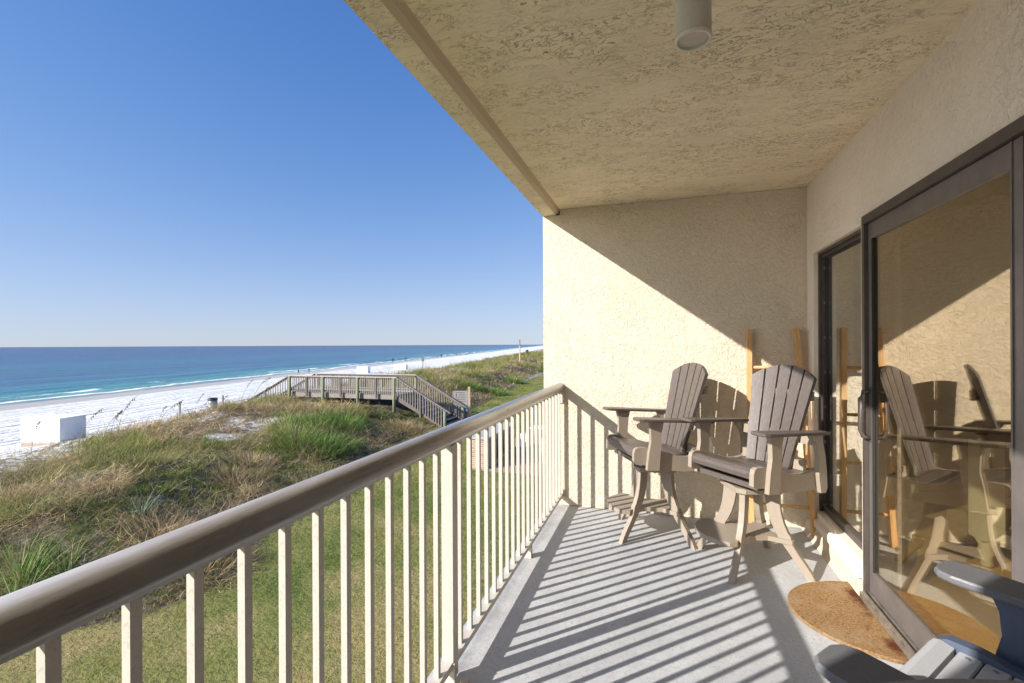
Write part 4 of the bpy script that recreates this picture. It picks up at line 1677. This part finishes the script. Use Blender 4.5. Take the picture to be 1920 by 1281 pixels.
# dense short grass on the low green slope
x, y, z, d, u = dune_layer(420000, 4, 34, .5)
lz = low_zone(x, y, u)
k = RNG.random(len(x)) < lz
x, y, z, d, u = x[k], y[k], z[k], d[k], u[k]
n4_ = len(x)
pv = sstep(fbm(x * .8, y * .8, 191), .42, .58)[:, None]
col4 = pick(n4_, [(.15, .22, .025), (.21, .27, .045), (.12, .17, .02)], [1, 1, .6]) * (1 - pv) + pick(n4_, [(.36, .31, .10), (.44, .37, .15), (.27, .27, .07)], [1, .8, 1]) * pv
P4 = blades(np.stack([x, y, z - .01], -1), RNG.uniform(.06, .16, n4_), np.clip(.008 * (d / 10) ** .85, .006, .03), RNG.uniform(.1, .9, n4_), RNG.uniform(.2, 1.2, n4_), RNG.uniform(0, 6.3, n4_), col4, 2)
o = grass_obj('dune_grass', [P, P2, P3, P4])
tag(o, 'tangled green and straw grass covering the dunes', 'grass', kind='stuff')

# sparse tufts on the bare seaward sand
parts = []
cx_, cy_, cd_ = sector(3200, 14, 260, -80, -8, .8)
u = (lawn_edge(cy_) - cx_) / (lawn_edge(cy_) - veg_edge(cy_))
k = (u > .30) & (u < 1.03 + .05 * RNG.random(len(u))) & (RNG.random(len(u)) < .8)
cx_, cy_, cd_ = cx_[k], cy_[k], cd_[k]
m_ = 34
x = (cx_[:, None] + RNG.normal(0, 1, (len(cx_), m_)) * np.clip(.10 + cd_ / 160, .1, .8)[:, None]).ravel()
y = (cy_[:, None] + RNG.normal(0, 1, (len(cx_), m_)) * np.clip(.10 + cd_ / 160, .1, .8)[:, None]).ravel()
d = np.repeat(cd_, m_)
n_ = len(x)
col = pick(n_, STRAW + BROWN + OLIVE, [1.2, .6, 1.2, 1.2, 1, .8, .6, .5, .4])
P = blades(np.stack([x, y, terrain(x, y) - .02], -1), RNG.uniform(.12, .42, n_) * np.clip(.8 + d / 80, .8, 1.6), np.clip(.006 * (d / 10) ** .85, .005, .07), RNG.uniform(.1, 1.1, n_), RNG.uniform(.2, 1.4, n_), RNG.uniform(0, 6.3, n_), col, 3)
o = grass_obj('sand_tufts', [P])
tag(o, 'sparse dry tufts scattered over the bare sand of the dune front', 'grass', kind='stuff')


# single clumps one can point at
def clump(x, y, n_, rad, hgt, pal, wts, label, wid=.014, spread=.9):
    rr_ = RNG.random(n_) ** .6 * rad
    aa = RNG.uniform(0, 6.3, n_)
    bx, by = x + rr_ * np.cos(aa), y + rr_ * np.sin(aa)
    az_ = aa + RNG.normal(0, .5, n_)
    lean_ = .1 + spread * (rr_ / rad) * RNG.uniform(.3, 1.0, n_)
    P_ = blades(np.stack([bx - x, by - y, terrain(bx, by) - tz(x, y) - .02], -1), hgt * RNG.uniform(.55, 1.1, n_), wid * RNG.uniform(.7, 1.3, n_), lean_, RNG.uniform(.3, 1.5, n_), az_, pick(n_, pal, wts), 4)
    o_ = grass_obj('grass_clump', [P_])
    o_.location = (x, y, tz(x, y))
    tag(o_, label, 'grass', 'grass clumps on the dune')
    return o_


LUSH = [(.07, .155, .025), (.14, .26, .045), (.25, .37, .08), (.36, .43, .13), (.50, .44, .21)]
LW = [1.0, 1.3, 1.2, .6, .2]
CLUMPS = []
for (x, y, n_, r_, h_, pal, wt, lab, wd, sp_) in (
    (-13.5, 15.1, 640, .80, 1.1, LUSH, LW, 'lush green clump on the dune, left front of the big green cluster', .017, .9),
    (-12.6, 15.4, 680, .85, 1.05, LUSH, LW, 'lush dark green clump at the front of the big green cluster on the dune', .017, 1.0),
    (-12.3, 16.4, 420, .65, .85, LUSH, LW, 'lush green clump at the right front of the big green cluster on the dune', .017, 1.0),
    (-15.1, 16.5, 380, .65, .85, LUSH, LW, 'lush green clump at the left back of the big green cluster on the dune', .017, .9),
    (-13.7, 18.2, 600, .80, 1.1, LUSH, LW, 'lush green clump at the right back of the big green cluster on the dune', .018, .9),
    (-14.2, 17.1, 460, .75, 1.0, LUSH, LW, 'tallest bright green clump at the back of the big green cluster', .018, .8),
    (-15.9, 13.5, 200, .50, .60, LUSH, LW, 'small green clump on the dune left of the big green cluster', .015, .9),
    (-10.95, 7.55, 46, .10, .75, [(.12, .19, .12), (.17, .25, .15), (.30, .30, .17)], [1, 1, .4], 'single blue green tuft of stiff blades on the short grass slope', .018, .8),
    (-10.6, 5.3, 150, .35, .95, LUSH, [.8, 1, 1, .6, .5], 'tall green tuft of long blades by the left end of the handrail', .013, .7),
    (-10.2, 5.75, 130, .35, .85, LUSH, [.5, .8, 1, .9, .9], 'arching pale green tuft right of the tall tuft by the handrail', .012, 1.1),
    (-9.7, 4.75, 150, .35, .9, LUSH, [.8, 1, 1, .6, .5], 'green tuft of long blades half hidden below the handrail', .013, .8),
    (-12.5, 6.4, 120, .35, .7, LUSH, [.8, 1, 1, .9, .8], 'olive tuft at the left edge of the view above the short grass slope', .012, .9),
    (-12.0, 6.9, 110, .35, .65, LUSH, [.8, 1, 1, .9, .8], 'olive tuft among brown thatch next to the left edge tuft', .012, .9),
    (-13.9, 39.1, 420, 1.0, 1.05, LUSH, LW, 'far green clump leaning over the mown grass strip', .035, .9),
    (-15.7, 38.0, 400, 1.0, 1.0, LUSH, LW, 'far green clump on the dune behind the sign', .035, .9),
    (-15.8, 51.0, 380, 1.0, 1.0, LUSH, LW, 'farthest dark green clump near the end wall', .045, .9),
    (-14.0, 21.9, 420, .8, .45, [(.09, .13, .035), (.15, .19, .06), (.24, .26, .12)], [1, 1, .8], 'low leafy green shrub in front of the boardwalk deck', .035, 1.2),
    (-10.0, 7.3, 1500, 1.05, .55, BROWN + STRAW, [1.0, 1.3, .7, .7, .4, .9], 'rounded mound of brown dead thatch above the handrail', .009, 1.7),
    (-8.6, 7.0, 1500, 1.0, .55, BROWN + STRAW, [1.0, 1.3, .7, .7, .3, .9], 'rounded mound of brown dead thatch behind the balusters', .009, 1.7),
    (-13.2, 12.6, 1200, .95, .55, BROWN + STRAW, [.8, 1.1, .6, 1.0, .8, 1.0], 'pale straw mound left below the big green cluster', .011, 1.6),
    (-12.0, 10.9, 1300, 1.0, .5, BROWN + STRAW, [1.0, 1.2, .8, .7, .4, .8], 'brown thatch mound midway down the dune slope', .010, 1.7),
    (-12.4, 21.3, 1800, 1.35, .55, BROWN + STRAW, [.9, 1.3, .5, 1.0, .5, 1.0], 'wide tan mound of dry grass beside the boardwalk stairs', .014, 1.6),
):
    CLUMPS.append(clump(x, y, n_, r_, h_, pal, wt, lab, wd, sp_))

# ------------------------------------------------------------------ sea oats
def sea_oat(var):
    rr_ = random.Random(var)
    h_ = 1.25 + .25 * rr_.random()
    pts = []
    for k in range(9):
        s0 = k / 8
        pts.append(Vector((.10 * s0 + .34 * s0 ** 3, 0, h_ * (s0 - .10 * s0 ** 3))))
    st_ = MB().tube(pts, [.009 - .0055 * k / 8 for k in range(9)], 6)
    hd = MB()
    for k in range(26):
        s0 = .72 + .30 * k / 26
        i = min(int(min(s0, .999) * 8), 7)
        base = pts[i].lerp(pts[i + 1], min(s0, .999) * 8 - i)
        d_ = Vector((rr_.uniform(-.02, .07), rr_.uniform(-.05, .05), rr_.uniform(-.075, .03)))
        a_ = base
        b_ = base + d_
        sd_ = d_.cross(Vector((rr_.uniform(-1, 1), rr_.uniform(-1, 1), 1))).normalized() * .013
        m_ = a_.lerp(b_, .55)
        hd.add([a_, m_ + sd_, b_, m_ - sd_], [(0, 1, 2, 3)])
        hd.add([a_, m_ + sd_.cross(d_).normalized() * .009, b_, m_ - sd_.cross(d_).normalized() * .009], [(0, 1, 2, 3)])
    return st_, hd


OATS = []
protos = [sea_oat(k) for k in (1, 2, 3)]
made = {}
for i, (x, y, lean_, sc_, lab) in enumerate((
    (-22.9, 11.8, 20, 1.15, 'sea oat stalk with a dark head left of the big white box'),
    (-20.7, 12.0, 35, 1.25, 'sea oat stalk drooping across the front of the big white box'),
    (-19.7, 12.2, 15, 1.1, 'thin sea oat stalk by the right face of the big white box'),
    (-19.5, 12.3, 30, 1.35, 'tall leaning sea oat stalk just right of the big white box'),
    (-19.7, 12.7, 10, 1.3, 'upright sea oat stalk right of the leaning one by the white box'),
    (-19.6, 14.0, 40, 1.35, 'leaning sea oat stalk over the sand midway between white box and barrel'),
    (-20.6, 14.9, 25, 1.0, 'leaning sea oat stalk left of the left timber stake'),
    (-20.2, 16.2, 5, 1.0, 'sea oat stalk with a thick upright head near the left timber stake'),
    (-19.8, 16.0, 20, 1.0, 'short sea oat stalk below the thick headed one'),
    (-19.8, 17.3, 12, .8, 'sea oat stalk right of the trash barrel'),
    (-22.0, 20.4, 15, 1.2, 'pale sea oat stalk left of the boardwalk stairs, leftmost of three'),
    (-22.1, 21.2, 30, 1.5, 'tall pale sea oat stalk left of the boardwalk stairs, tallest of three'),
    (-21.2, 21.0, 25, 1.0, 'short pale sea oat stalk close to the boardwalk stairs, lowest of three'))):
    st_, hd_ = protos[i % 3]
    if i % 3 not in made:
        e_ = thing('sea_oat', lab, 'sea oat', (0, 0, 0), 0, 'sea oats on the dune crest')
        st_.build('stalk', 'stalk_straw', e_)
        hd_.build('seed_head', 'seed_husk', e_, fix=False)
        made[i % 3] = e_
    else:
        e_ = copy_tree(made[i % 3])
        tag(e_, lab)
    e_.location = (x, y, tz(x, y) - .02)
    e_.rotation_euler = (0, R(lean_ * .4), R(17 + 25 * ((i * 37) % 3 - 1)))
    e_.scale = (sc_, sc_, sc_)
    OATS.append(e_)
